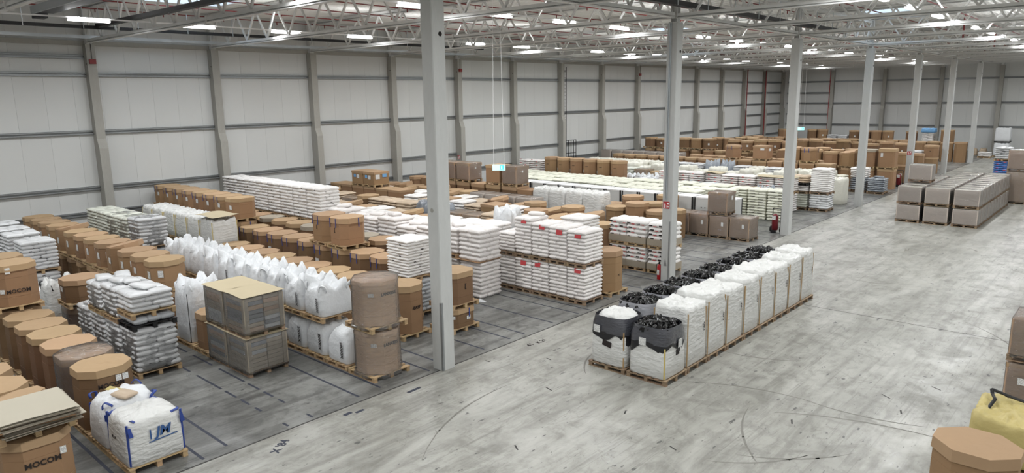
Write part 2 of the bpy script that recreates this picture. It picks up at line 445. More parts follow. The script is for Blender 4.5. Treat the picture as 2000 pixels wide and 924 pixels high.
def load_octa(t, h, wx=1.12, wy=1.12, cut=.30, lid=.17, body='card', lidm='card_lid', bulge=.0, seed=None, text=None, tz=.5, tface='c', tsize=.16, labels=(), straps=None, torn=False, tspin=0., film=None):
    seed = rnd.randint(0, 5) if seed is None else seed
    hb = h - .02
    bd = obj('body', oct_body(wx, wy, round(hb, 3), cut, body, bulge), t); ldo = None
    if lid:
        if torn:
            ldo = obj('lid', oct_lid(wx, wy, lid, cut, lidm, seed), t, (-.03, .05, h - lid + .05), (.12, -.16, .05))
        else:
            ldo = obj('lid', oct_lid(wx, wy, lid, cut, lidm, seed), t, (0, 0, h - lid))
    if straps:
        for (px, py, f) in ((wx * .1, -wy / 2 * 1.04 - .004, '-y'), (wx / 2 * 1.04 + .004, .12, '+x'), (-wx * .33, -wy / 2 * 1.04 - .004, '-y')):
            if f == '-y' and abs(px) > wx / 2 - cut: px = math.copysign(wx / 2 - cut - .03, px)
            obj('strap', strap_mesh(.035, straps, 'blue'), ldo, (px, py, lid - .01), (0, 0, FACE[f][2]))
    def fpos(f, off, z):
        k = 1.01 + bulge
        if f == '-y': return (off, -wy / 2 * k - .006, z)
        if f == '+x': return (wx / 2 * k + .006, off, z)
        sx = (wx / 2 - cut / 2) * k + .008; sy = -(wy / 2 - cut / 2) * k - .008
        d = off * .7071
        return (sx + d, sy + d, z) if f == 'c' else (-sx + d, sy - d, z)
    for (f, off, z, lw, lh) in labels:
        sticker(bd, lw, lh, f, fpos(f, off, z))
    if text:
        letters(bd, text, tsize, tface, fpos(tface, 0, tz), spin=tspin)
    if film:
        obj('film_wrap', oct_film(round(wx * 1.03, 3), round(wy * 1.03, 3), round(h + .012, 3), cut, film), t)

@cached
def oct_film(wx, wy, h, cut, mt):
    def rg(z, k, a=.0):
        pts = octpoly(wx * k, wy * k, cut * min(1, k)); out = []
        for i in range(8):
            p, q = pts[i], pts[(i + 1) % 8]
            for f in (0, .33, .67):
                x = p[0] + (q[0] - p[0]) * f; y = p[1] + (q[1] - p[1]) * f
                g = 1 + a * nz((x, y, z), 4, 2)
                out.append((x * g, y * g, z))
        return out
    b = MB(); sk = -.09 if mt == 'film_heavy' else .004
    b.rings([rg(sk, 1.07 if sk < 0 else 1.01, .06), rg(sk * .3 + .01, 1.07 if sk < 0 else 1.01, .06), rg(.10, 1.02, .03), rg(h * .4, 1.015, .01), rg(h * .8, 1.015, .01), rg(h - .01, 1.015, .005), rg(h + .025, .98, .005), rg(h + .03, .4, .02)], cap0=False)
    return b.mesh('film', mt, smooth=True)

@cached
def box_body(wx, wy, h, mt, bev=.02):
    return box_mesh('carton', wx, wy, h, mt, bev)
@cached
def box_lid(wx, wy, hl, mt, seed):
    b = MB(); x, y = wx / 2 * 1.02, wy / 2 * 1.02
    b.box(-x, x, -y, -y + .012, 0, hl); b.box(-x, x, y - .012, y, 0, hl); b.box(-x, -x + .012, -y, y, 0, hl); b.box(x - .012, x, -y, y, 0, hl)
    n = 4; vs = []; fs = []
    for j in range(n + 1):
        for i in range(n + 1):
            px = -x + 2 * x * i / n; py = -y + 2 * y * j / n
            edge = i in (0, n) or j in (0, n)
            vs.append((px, py, hl + (0 if edge else .02 * nz((px * 2, py * 2, 0), 1, seed))))
    for j in range(n):
        for i in range(n):
            a = j * (n + 1) + i; fs.append((a, a + 1, a + n + 2, a + n + 1))
    b.poly(vs, fs)
    return b.mesh('lid', mt)
@cached
def box_film(wx, wy, h, mt, seed):
    u, v = wx / 2, wy / 2
    b = blob([(-.05 if mt == 'film_heavy' else .004, u * 1.04, v * 1.04, 26, .03), (.05, u * 1.035, v * 1.035, 30, .02), (h * .35, u * 1.028, v * 1.028, 40, .008), (h * .7, u * 1.028, v * 1.028, 40, .008),
              (h - .005, u * 1.026, v * 1.026, 40, .005), (h + .02, u * .985, v * .985, 26, .004), (h + .022, u / 2, v / 2, 8, .004)], 48, 4, seed)
    return b.mesh('film', mt, smooth=True)
def load_box(t, h, wx=1.1, wy=1.1, body='card', lid=.12, lidm='card_lid', film=None, labels=(), top=None, slot=False, straps=None, text=None, tz=.5, tface='-y', tsize=.12):
    bd = obj('body', box_body(round(wx, 2), round(wy, 2), round(h - .012, 3), body), t)
    if lid: obj('lid', box_lid(round(wx, 2), round(wy, 2), lid, lidm, rnd.randint(0, 4)), t, (0, 0, h - lid - .004))
    if top: obj('top_pad', box_mesh('pad', round(wx * .99, 2), round(wy * .99, 2), .012, top), t, (0, 0, h - .011))
    if slot: obj('hand_slot', box_mesh('slot', .34, .1, .004, 'slot'), t, (rnd.uniform(-.15, .15), rnd.uniform(-.2, .2), h + .024))
    if film: obj('film_wrap', box_film(round(wx, 2), round(wy, 2), round(h, 2), film, rnd.randint(0, 3)), t)
    for (f, off, z, lw, lh, mt) in labels:
        p = (off, -wy / 2 * 1.025 - .004, z) if f == '-y' else (wx / 2 * 1.025 + .004, off, z)
        sticker(bd, lw, lh, f, p, mt)
    if straps:
        for sx in (-1, 1):
            obj('corner_post', box_mesh('post', .07, .07, round(h - .02, 2), straps), t, (sx * (wx / 2 - .02), -wy / 2 + .02, 0))
        obj('corner_post', box_mesh('post', .07, .07, round(h - .02, 2), straps), t, (wx / 2 - .02, wy / 2 - .02, 0))
        obj('strap', box_mesh('strapb', round(wx, 2) + .02, round(wy, 2) + .02, .05, straps), t, (0, 0, h * .12))
    if text: letters(bd, text, tsize, tface, (0, -wy / 2 - .008, tz) if tface == '-y' else (wx / 2 + .008, 0, tz))

# sacks
@cached
def sack_mesh(lx, ly, h, mt, seed, lo=False):
    us = (-1, -.94, 0, .94, 1) if lo else (-1, -.965, -.82, -.4, 0, .4, .82, .965, 1)
    vs_ = (-1, -.92, 0, .92, 1) if lo else (-1, -.95, -.72, 0, .72, .95, 1)
    b = MB(); nx, ny = len(us) - 1, len(vs_) - 1
    def pt(u, vv, side):
        e = (max(0, 1 - abs(u) ** 10) ** .5) * (max(0, 1 - abs(vv) ** 8) ** .5)
        x = u * lx / 2 * (1 - .03 * (abs(vv) ** 3)); y = vv * ly / 2 * (1 - .04 * (abs(u) ** 3))
        z = h / 2 + side * e * h * .5 * (.88 + .12 * math.cos(u * 1.4) * math.cos(vv * 1.4)) + .014 * nz((x * 5, y * 5, side), 1, seed)
        k = 1 + .03 * nz((x * 4, y * 4, side * .3), 1.3, seed + 4)
        return (x * k, y * k, z)
    def grid(side):
        o = len(b.v)
        b.v += [pt(u, v, side) for v in vs_ for u in us]
        for j in range(ny):
            for i in range(nx):
                a = o + j * (nx + 1) + i; f = (a, a + 1, a + nx + 2, a + nx + 1)
                b.f.append(f if side > 0 else f[::-1]); b.mi.append(0)
    grid(1); grid(-1)
    return b.mesh('sack', mt, smooth=True)
def sack_slots(wx, wy, layer):
    sx, sy = wx / 1.0, wy / 1.2
    out = []
    f = 1 if layer % 2 == 0 else -1
    for i in range(3): out.append((f * .2 * sx, (-.4 + .4 * i) * sy, 'x'))
    for i in range(2): out.append((f * -.3 * sx, (-.3 + .6 * i) * sy, 'y'))
    return out, sx, sy
@cached
def sacks_joined(wx, wy, layers, hs, mt, seed):
    r = random.Random(seed); b = MB()
    for k in range(layers):
        sl, sx, sy = sack_slots(wx, wy, k)
        for (px, py, ax) in sl:
            me = sack_mesh(round((.64 if ax == 'x' else .44) * sx, 2), round((.44 if ax == 'x' else .64) * sy, 2), hs * 1.26, mt, (k + seed) % 3, True)
            a = r.uniform(-.04, .04); ca, sa = math.cos(a), math.sin(a); dx, dy = r.uniform(-.015, .015), r.uniform(-.015, .015)
            o = len(b.v)
            for vv in me.vertices:
                x, y, z = vv.co
                b.v.append((px + dx + x * ca - y * sa, py + dy + x * sa + y * ca, z + k * hs))
            for p in me.polygons: b.f.append(tuple(o + i for i in p.vertices)); b.mi.append(0)
    return b.mesh('sacks', mt, smooth=True)
@cached
def stack_film(wx, wy, h, mt, seed):
    return blob([(.004, wx / 2 * 1.03, wy / 2 * 1.03, 7, .05), (h * .25, wx / 2 * 1.03, wy / 2 * 1.03, 8, .05), (h * .5, wx / 2 * 1.02, wy / 2 * 1.02, 8, .05), (h * .75, wx / 2 * 1.03, wy / 2 * 1.03, 8, .05),
                 (h * .96, wx / 2 * 1.0, wy / 2 * 1.0, 7, .04), (h + .02, wx / 2 * .86, wy / 2 * .86, 6, .04, .02), (h + .03, wx / 4, wy / 4, 4, .04, .03)], 40, 5, seed).mesh('film', mt, smooth=True)
def load_sacks(t, h, wx=1.0, wy=1.15, mt='sack_white', hs=.12, detail=True, film=None, prints=None, extra=0, seed=None):
    seed = rnd.randint(0, 2) if seed is None else seed
    wx, wy = round(wx, 2), round(wy, 2)
    layers = max(1, int(round(h / hs))); hs = h / layers
    if not detail:
        obj('sacks', sacks_joined(wx, wy, layers, round(hs, 3), mt, seed), t, kind='stuff')
    else:
        top = []
        for k in range(layers):
            sl, sx, sy = sack_slots(wx, wy, k)
            for (px, py, ax) in sl:
                lx = round((.64 if ax == 'x' else .44) * sx, 2); ly = round((.44 if ax == 'x' else .64) * sy, 2)
                o = obj('sack', sack_mesh(lx, ly, round(hs * 1.26, 3), mt, rnd.randint(0, 2)), t,
                        (px + rnd.uniform(-.016, .016), py + rnd.uniform(-.016, .016), k * hs - .003),
                        (rnd.uniform(-.02, .02), rnd.uniform(-.02, .02), rnd.uniform(-.04, .04)))
                if prints == 'text':
                    pass
                if k == layers - 1: top.append(o)
        for e in range(extra):
            obj('sack', sack_mesh(.62, .42, round(hs * 1.1, 3), mt, e % 3), t, (rnd.uniform(-.2, .2), rnd.uniform(-.3, .3), layers * hs), (rnd.uniform(-.08, .08), rnd.uniform(-.1, .1), rnd.uniform(-.5, .5)))
    if prints == 'red':
        obj('red_print', label_mesh(.26, .17, 'red_print'), t, (rnd.uniform(-.12, .12), -wy / 2 - .02, h - rnd.uniform(.09, .2)), (-.1, 0, 0))
    if prints == 'redtop':
        for k in range(0, layers, 2):
            obj('red_print', label_mesh(.16, .04, 'red_print'), t, (.2, -wy / 2 - .02, (k + .5) * hs))
            obj('red_print', label_mesh(.14, .04, 'red_print'), t, (-.25, -wy / 2 - .02, (k + 1.5) * hs))
    if prints == 'black':
        for k in range(layers):
            for i in range(2):
                xo = (-.24 if i == 0 else .22) + (.04 if k % 2 else -.03)
                obj('black_print', label_mesh(.16, .055, 'ink'), t, (xo - .08, -wy / 2 - .022, (k + .55) * hs))
                obj('red_print', label_mesh(.15, .03, 'red_print'), t, (xo + .12, -wy / 2 - .022, (k + .38) * hs))
            obj('black_print', label_mesh(.18, .05, 'ink'), t, (wx / 2 + .02, -.25 + .3 * (k % 2), (k + .5) * hs), (0, 0, math.pi / 2))
    if prints == 'marks':
        for k in range(layers):
            for i in range(2):
                obj('black_print', label_mesh(.30, .028, 'ink'), t, (-.24 + i * .48, -wy / 2 - .02, (k + .5) * hs))
    if prints == 'dots':
        for k in range(1, layers, 2):
            obj('black_print', label_mesh(.09, .03, 'ink'), t, (rnd.uniform(-.3, .3), -wy / 2 - .02, (k + .5) * hs))
            obj('black_print', label_mesh(.10, .03, 'ink'), t, (wx / 2 + .018, rnd.uniform(-.4, .4), (k + .5) * hs), (0, 0, math.pi / 2))
    if film: obj('film_wrap', stack_film(wx, wy, round(h, 2), film, seed), t)

# bulk bags
@cached
def bag_body(wx, wy, h, style, mt, seed):
    a, b_ = wx / 2, wy / 2
    if style == 'ears':
        rr = [(0, a * .93, b_ * .93, 9, .0), (.03, a * .98, b_ * .98, 9, .01), (h * .3, a * 1.01, b_ * 1.01, 7, .02), (h * .6, a * 1.0, b_ * 1.0, 6, .03), (h * .78, a * .97, b_ * .97, 5, .05, .02),
              (h * .9, a * .93, b_ * .93, 4, .12, .06, .13), (h * .98, a * .80, b_ * .80, 3.4, .16, .10, .30), (h * 1.0, a * .62, b_ * .62, 3, .18, .13, .16), (h * .96, a * .42, b_ * .42, 2.5, .16, .12), (h * .98, a * .2, b_ * .2, 2, .1, .10), (h * 1.02, .02, .02, 2, 0)]
        return blob(rr, 56, 5.5, seed).mesh('bag', mt, smooth=True)
    if style == 'cube':
        rr = [(0, a * .96, b_ * .96, 12, 0), (.03, a, b_, 12, .01), (h * .3, a * 1.015, b_ * 1.015, 9, .015), (h * .6, a * 1.01, b_ * 1.01, 8, .015), (h * .8, a * .99, b_ * .99, 7, .02, .01), (h * .89, a * .95, b_ * .95, 6, .03, .02), (h * .94, a * .86, b_ * .86, 5, .03, .03), (h * .965, a * .7, b_ * .7, 4, .05, .04), (h * .975, a * .5, b_ * .5, 3, .05, .05), (h * .99, a * .3, b_ * .3, 2.5, .04, .05), (h * 1.01, a * .14, b_ * .14, 2, .04, .05), (h * 1.05, .03, .03, 2, 0)]
        return blob(rr, 64, 6, seed).mesh('bag', mt, smooth=True)
    if style == 'flat':
        rr = [(0, a * .96, b_ * .96, 14, 0), (.03, a, b_, 16, .01), (h * .25, a * 1.01, b_ * 1.01, 14, .02), (h * .5, a * 1.01, b_ * 1.01, 12, .02), (h * .75, a, b_, 12, .02), (h * .9, a * .985, b_ * .985, 9, .04, .02),
              (h * .965, a * .95, b_ * .95, 8, .05, .06, .04), (h * .985, a * .86, b_ * .86, 6, .06, .08, .03), (h * .985, a * .75, b_ * .75, 5, .07, .10), (h * .98, a * .62, b_ * .62, 4.5, .08, .10), (h * .985, a * .5, b_ * .5, 4, .08, .10), (h * .99, a * .38, b_ * .38, 3, .07, .10), (h * 1.0, a * .26, b_ * .26, 2.5, .06, .09), (h * 1.01, a * .13, b_ * .13, 2, .05, .08), (h * 1.01, .02, .02, 2, 0)]
        return blob(rr, 72, 4.6, seed).mesh('bag', mt, smooth=True)
    if style == 'round':
        rr = [(0, a * .95, b_ * .95, 9, 0), (.04, a, b_, 9, .01), (h * .3, a * 1.02, b_ * 1.02, 7, .02), (h * .55, a * 1.01, b_ * 1.01, 6, .03), (h * .72, a * .99, b_ * .99, 4.5, .03), (h * .84, a * .93, b_ * .93, 3.2, .04), (h * .92, a * .86, b_ * .86, 2.6, .05, .02),
              (h * .96, a * .76, b_ * .76, 2.3, .08, .07), (h * .975, a * .62, b_ * .62, 2.1, .09, .09), (h * .98, a * .48, b_ * .48, 2, .09, .10), (h * .99, a * .33, b_ * .33, 2, .08, .10), (h * 1.0, a * .18, b_ * .18, 2, .05, .08), (h, .02, .02, 2, 0)]
        return blob(rr, 48, 5, seed).mesh('bag', mt, smooth=True)
@cached
def cap_mesh(a, b_, z, mt, seed):   # crinkled cap over the top of a bag
    rr = [(z - .16, a * .97, b_ * .97, 3, .05, .05)] + [(z - .10 + .17 * math.sin(i / 9 * math.pi / 2), a * .97 * math.cos(i / 9 * 1.45), b_ * .97 * math.cos(i / 9 * 1.45), 2.5 - .05 * i, .13, .12) for i in range(9)] + [(z + .07, .03, .03, 2, 0)]
    return blob(rr, 64, 6.5, seed).mesh('cap', mt, smooth=False)
@cached
def band_mesh(a, b_, z0, z1, mt, seed, zig):
    seg = 48; b = MB()
    lo = sring(z0, a * 1.03, b_ * 1.03, 5.5, seg); hi = sring(z1, a * .965, b_ * .965, 3.2, seg, .02, 4, seed)
    mid = sring((z0 + z1) / 2, a * 1.03, b_ * 1.03, 4.6, seg, .015, 4, seed)
    if zig:
        saw = lambda i: abs(((i * 5 / seg + .37 * seed) % 1) * 2 - 1)
        lo = [(x, y, z + zig * (saw(i) - .4) + zig * .5 * nz((x * 3, y * 3, 0), 1, seed)) for i, (x, y, z) in enumerate(lo)]
    b.rings([lo, mid, hi], cap0=False, cap1=False)
    return b.mesh('band', mt, smooth=True)
@cached
def loop_mesh(wd, span, hh, mt, seed):
    b = MB(); rr = []; n = 12
    for i in range(n + 1):
        t = math.pi * i / n
        p = Vector((-math.cos(t) * span / 2, .05 * math.sin(t * 1.3 + seed) * math.sin(t), math.sin(t) ** .8 * hh))
        d = Vector((math.sin(t), 0, math.cos(t)))
        nn = Vector((d.z, 0, -d.x)) * .006; ww = Vector((0, wd / 2, 0))
        rr.append([p - nn - ww, p + nn - ww, p + nn + ww, p - nn + ww])
    b.rings(rr)
    return b.mesh('loop', mt, smooth=True)
def load_bag(t, h, wx=1.0, wy=1.05, style='ears', mt='bag', seed=None, loops=None, text=None, tsize=.11, strap=None, black=None, tface='-y', loop_h=.22):
    seed = rnd.randint(0, 3) if seed is None else seed
    wx, wy = round(wx, 2), round(wy, 2); h = round(h, 2)
    bd = obj('body', bag_body(wx, wy, round(h * (.90 if black in ('cap', 'zig') else 1.), 2), style, mt, seed), t)
    if loops:
        for sx in (-1, 1):
            for sy in (-1, 1):
                obj('lifting_loop', loop_mesh(.06, .22, round(loop_h, 2), loops, rnd.randint(0, 2)), t, (sx * wx * .38, sy * wy * .38, h * (.90 if style == 'ears' else .88)),
                    (rnd.uniform(-.4, .4), rnd.uniform(-.4, .4), rnd.uniform(-.3, .3) + (math.pi / 4 if sx * sy < 0 else -math.pi / 4)))
    if strap:
        for (sx, sy) in ((1, -1), (-1, -1), (1, 1)):
            obj('seam_strap', box_mesh('strap', .028, .028, round(h * .88, 2), strap), t, (sx * wx * .47, sy * wy * .47, .02), (0, 0, math.pi / 4))
    if text:
        letters(bd, text, tsize, '-y', (wx * .28, -wy / 2 * 1.04 - .01, h * .45), spin=-math.pi / 2)
    if black:
        if black in ('cap', 'zig'): obj('black_cap', cap_mesh(wx / 2, wy / 2, round(h * .93, 2), 'black_film', seed), t)
        obj('grey_film', band_mesh(wx / 2, wy / 2, round(h * .62, 2), round(h * .93, 2), 'grey_film' if black != 'cap' else 'silver_film', seed, 0), t)
        if black in ('zig', 'zigwhite'):
            obj('black_skirt', band_mesh(wx / 2 * 1.005, wy / 2 * 1.005, round(h * .50, 2), round(h * .78, 2), 'black_skirt', seed, .26), t)

# wrapped bundles of sheet
def load_bundles(t, h, wx=1.05, wy=1.15):
    n = 8; hh = (h - .02) / n
    for k in range(n):
        for j in range(2):
            obj('bundle', box_mesh('bundle', round(wx - .06, 2), round(wy / 2 - .02, 2), round(hh - .008, 3), rnd.choice(['card_grey', 'sack_grey', 'card_film', 'sack_dark', 'card_grey']), .012), t,
                (rnd.uniform(-.012, .012), (-.25 + .5 * j) * wy + rnd.uniform(-.01, .01), k * hh), (0, 0, rnd.uniform(-.012, .012)))
    for (sx, sy) in ((1, -1), (-1, -1), (1, 1), (-1, 1)):
        obj('corner_board', box_mesh('cb', .13, .13, round(h - .03, 2), 'card_grey'), t, (sx * (wx / 2 - .062), sy * (wy / 2 - .062), 0))
    obj('film_wrap', box_film(round(wx + .02, 2), round(wy + .02, 2), round(h - .01, 2), 'film_heavy', rnd.randint(0, 3)), t)
    obj('top_sheet', sheet_mesh(round(wx + .12, 2), round(wy + .08, 2), 'card_pale', rnd.randint(0, 3)), t, (0, 0, h + .012))
@cached
def sheet_mesh(wx, wy, mt, seed, th=.006, amp=.03):
    n = 6; b = MB(); top = []; 
    for s in (0, th):
        for j in range(n + 1):
            for i in range(n + 1):
                x = -wx / 2 + wx * i / n; y = -wy / 2 + wy * j / n
                e = max(abs(x) / wx, abs(y) / wy) * 2
                b.v.append((x, y, s + max(-.005, amp * e ** 4 * nz((x * 1.5, y * 1.5, 0), 1, seed))))
    q = (n + 1) ** 2
    for j in range(n):
        for i in range(n):
            a = j * (n + 1) + i
            b.f.append((a + q, a + 1 + q, a + n + 2 + q, a + n + 1 + q)); b.mi.append(0)
            b.f.append((a, a + n + 1, a + n + 2, a + 1)); b.mi.append(0)
    return b.mesh('sheet', mt, smooth=False)

# ------------------------------------------------------------------ rows of goods
ORD = ['first', 'second', 'third', 'fourth', 'fifth', 'sixth', 'seventh', 'eighth', 'ninth', 'tenth', 'eleventh', 'twelfth', 'thirteenth', 'fourteenth', 'fifteenth', 'sixteenth', 'seventeenth', 'eighteenth', 'nineteenth', 'twentieth', 'twenty-first', 'twenty-second', 'twenty-third', 'twenty-fourth', 'twenty-fifth']
LOADERS = {'octa': load_octa, 'box': load_box, 'sacks': load_sacks, 'bag': load_bag, 'bundles': load_bundles}
NAMES = {'octa': ('octagonal_carton', 'carton'), 'box': ('pallet_carton', 'carton'), 'sacks': ('sack_stack', 'sack stack'), 'bag': ('bulk_bag', 'bulk bag'), 'bundles': ('sheet_pack', 'sheet pack')}
def fit(desc, pos):
    if len((desc + ' ' + pos).split()) > 16: desc = desc.split(' with')[0]
    w_ = desc.split()
    while len(w_) + len(pos.split()) > 16 and len(w_) > 2: w_.pop(0)
    return ' '.join(w_) + ', ' + pos
class Row:
    def __init__(s, phrase, y, wy=1.15, near=True, ref='from the aisle'):
        s.p = phrase; s.y = y; s.wy = wy; s.near = near; s.i = 0; s.ref = ref
    def col(s, x, items, wx=1.1, y=None, rz=0.):
        """items bottom to top: (kind, height, description, options)"""
        y = s.y if y is None else y
        if x - wx / 2 < XW + (.63 if min(abs(y - q) for q in BAYS) < .22 + s.wy / 2 else .04): return []
        od = ORD[min(s.i, len(ORD) - 1)]; s.i += 1
        z = 0.; n = len(items); out = []
        for k, it in enumerate(items):
            kind, h, desc, op = it
            op = dict(op)
            lev = '' if n == 1 else (('lower level', 'upper level')[k] if n == 2 else ('lowest level', 'second level', 'third level', 'top level')[k]) + ', '
            pos = f"{lev}{od} {s.ref}, {s.p}"
            pal = op.pop('pal', True); pm = op.pop('pm', 'wood'); ps = op.pop('ps', 1.)
            lbl = op.pop('label', None); r2 = op.pop('rz', rz); dx = op.pop('dx', 0.); dy = op.pop('dy', 0.)
            pwx = op.pop('pwx', None) or wx; pwy = op.pop('pwy', None) or s.wy
            pn = op.pop('pn', None)
            if pn is False and (k == 0 or y > 62):
                pal = False
                h = round(h + (PH if k == 0 else .1), 3)
            nm, cat = NAMES[kind]
            if kind in ('octa', 'sacks', 'box'):
                q = {'octa': .955, 'sacks': .935, 'box': .955}[kind]
                op['wx'] = round(min(op.get('wx', 9), pwx * q), 3); op['wy'] = round(min(op.get('wy', 9), pwy * q), 3)
            if pal:
                mtn = {'wood': 'wooden', 'wood_old': 'worn wooden', 'plastic_dark': 'dark'}[pm]
                pallet(x + dx, y + dy, z, pwx, pwy, fit(f"{mtn} pallet under {cat}", pos), f"pallets, {s.p}", s.near if pn is None else pn, pm, r2)
                z += PH + .002
            t = thing(nm, lbl or fit(desc, pos), cat, (x + dx, y + dy, z), r2, f"{desc}, {s.p}")
            LOADERS[kind](t, h, **op)
            z += h + .012
            if kind == 'octa' or kind == 'box': z += .006 + (.03 if op.get('film') else 0)
            if kind == 'bag': z += .06
            out.append(t)
        return out

# ================================================================== THE HALL
XW, XR, YB, YF = -38.15, 10.5, -13.7, 96.4        # inner faces of the walls
ZR = 11.72
DW = 6.0; Y0 = 12.3; XC = -13.71
BAYS = [Y0 + DW * k for k in range(-4, 15)]

fl = struct('floor', MB().box(XW - .3, XR + .3, YB - .3, YF + .3, -.3, -.012).mesh('floor', 'floor_dark'), label='grey concrete warehouse floor with joints', cat='floor')
xs = [XW, -26.0, -13.62, -1.5, XR]; ys = [YB, .3, 24.3, 48.3, 72.3, YF]
for i in range(len(xs) - 1):
    for j in range(len(ys) - 1):
        mt = 'floor_bay' if i < 2 else 'floor_aisle'
        obj('floor_slab', MB().box(xs[i] + .008, xs[i + 1] - .008, ys[j] + .008, ys[j + 1] - .008, -.012, 0).mesh('slab', mt), fl)
lines_y = [4.2, 5.65, 6.24, 7.60, 8.22, 9.60, 10.3, 11.85, 12.45, 14.0, 15.15, 15.78, 17.2, 18.52, 19.1, 20.6, 22.0, 22.6, 24.0, 24.7, 26.3, 28.0, 28.6, 29.8, 31.2, 31.9, 32.4, 34.9, 36.4, 38, 40.9, 43.1, 44, 46.2, 47.5, 49.5, 51.5, 53.5, 55.5, 57.6]
for k, yy in enumerate(lines_y):
    r = random.Random(k)
    x = -13.72 - r.uniform(0, .25)
    if yy in (7.60, 8.22):      # worn away: only stubs and dashes are left
        for a, b in ((0, .22), (1.2, 1.5), (1.75, 2.2), (2.4, 3.0), (3.2, 4.6), (5, 6.2), (6.6, 9)):
            obj('floor_line', MB().box(x - b, x - a, yy - .03, yy + .03, 0, .0012).mesh('line', 'floor_blue'), fl)
    else:
        while x > -24:
            l = r.uniform(2.0, 5.5)
            obj('floor_line', MB().box(x - l, x, yy - .032, yy + .032, 0, .0012).mesh('line', 'floor_blue'), fl)
            x -= l + r.choice([.0, .05, .25])
def floor_text(s, x, y, size, rz, mt='floor_blue'):
    obj('floor_marking', text_mesh(s, size, mt, .03), fl, (x, y, .001), (0, 0, rz))
floor_text("X '84", -13.05, 6.98, .27, 2.2, 'floor_blue')
floor_text("41", -13.05, 15.15, .24, 1.6, 'ink'); floor_text("K.21", -13.0, 15.6, .22, 1.6, 'ink')
floor_text("L", -13.1, 13.4, .2, 1.6, 'ink')
for (x, y, w1, l1, rz) in ((-13.28, 8.85, .11, .22, .1), (-13.18, 9.12, .09, .24, .0), (-13.15, 10.75, .10, .42, .05)):
    obj('floor_marking', MB().box(-w1 / 2, w1 / 2, -l1 / 2, l1 / 2, 0, .0012).mesh('mark', 'floor_blue'), fl, (x, y, .0004), (0, 0, rz))
for (x, y, l1, rz) in ((-5.3, 15.1, .22, .4), (-4.1, 17.9, .26, 1.0), (-3.6, 17.2, .2, .3), (-2.9, 13.6, .24, .9), (-6.7, 12.3, .2, 1.2), (-9.2, 10.2, .22, 1.0), (-8.4, 13.1, .18, .4), (-3.3, 19.2, .25, 1.1), (-10.6, 13.0, .25, 1.3), (-11.9, 14.6, .2, 1.4)):
    obj('tyre_scuff', MB().box(-.018, .018, -l1 / 2, l1 / 2, 0, .001).mesh('scuff', 'floor_dark'), fl, (x, y, .0003), (0, 0, rz))

mat('floor_scuff', rgb(116, 114, 107), .6, n1=(6, .3))
for k in range(14):      # curved tyre marks in the open aisle
    r = random.Random(50 + k); cx, cy, rad = r.uniform(-9, -2), r.uniform(8, 22), r.uniform(2.5, 6); a0 = r.uniform(0, 6.3); n_ = 14; vs = []
    for i in range(n_ + 1):
        a_ = a0 + i * r.uniform(.045, .055); wd = .022 * math.sin(math.pi * (i + .3) / (n_ + .6)) + .004
        vs += [((rad - wd) * math.cos(a_), (rad - wd) * math.sin(a_), 0), ((rad + wd) * math.cos(a_), (rad + wd) * math.sin(a_), 0)]
    obj('tyre_mark', MB().poly(vs, [(2 * i, 2 * i + 1, 2 * i + 3, 2 * i + 2) for i in range(n_)]).mesh('mark', 'floor_scuff'), fl, (cx, cy, .0012))
obj('joint_filler', MB().box(-13.645, -13.595, YB, YF, -.01, .0008).mesh('joint', 'floor_dark'), fl)
obj('joint_filler', MB().box(-13.6, XR, 24.285, 24.315, -.01, .0008).mesh('joint', 'floor_dark'), fl)

# walls
wl = struct('wall_left', MB().box(XW - .3, XW - .1, YB - .2, YF + .2, 0, ZR + .3).mesh('wall', 'panel_back'), label='pale sandwich-panel wall on the left behind the wall columns', cat='wall')
pw = 1.2
@cached
def panel_mesh(ax, wd, z0, z1):
    b = MB(); t = .1
    if ax == 'y': b.box(-t, 0, -wd / 2, wd / 2, z0, z1)
    else: b.box(-wd / 2, wd / 2, 0, t, z0, z1)
    return b.mesh('panel', 'panel')
n = int((YF - YB) / pw)
for k in range(n + 1):
    y = YB + pw * (k + .5)
    if y < YF + .5: obj('wall_panel', panel_mesh('y', round(pw - .005, 3), .35, ZR + .2), wl, (XW, y, 0))
obj('plinth', MB().box(XW - .1, XW + .02, YB, YF, 0, .35).mesh('plinth', 'concrete_wall'), wl)
wf = struct('wall_far', MB().box(XW - .3, XR + .3, YF + .1, YF + .3, 0, ZR + .3).mesh('wall', 'panel_back'), label='pale sandwich-panel wall at the far end of the hall', cat='wall')
for k in range(int((XR - XW) / pw) + 1):
    x = XW + pw * (k + .5)
    if x < XR + .5: obj('wall_panel', panel_mesh('x', round(pw - .005, 3), .35, ZR + .2), wf, (x, YF, 0))
obj('plinth', MB().box(XW, XR, YF - .02, YF + .1, 0, .35).mesh('plinth', 'concrete_wall'), wf)
struct('wall_right', MB().box(XR, XR + .2, YB - .2, YF + .2, 0, ZR + .3).mesh('wall', 'panel'), label='pale panel wall on the right', cat='wall')
struct('wall_back', MB().box(XW, XR, YB - .2, YB, 0, ZR + .3).mesh('wall', 'panel'), label='pale panel wall behind the viewer', cat='wall')
GZ = [1.92, 3.13, 5.81, 8.52]
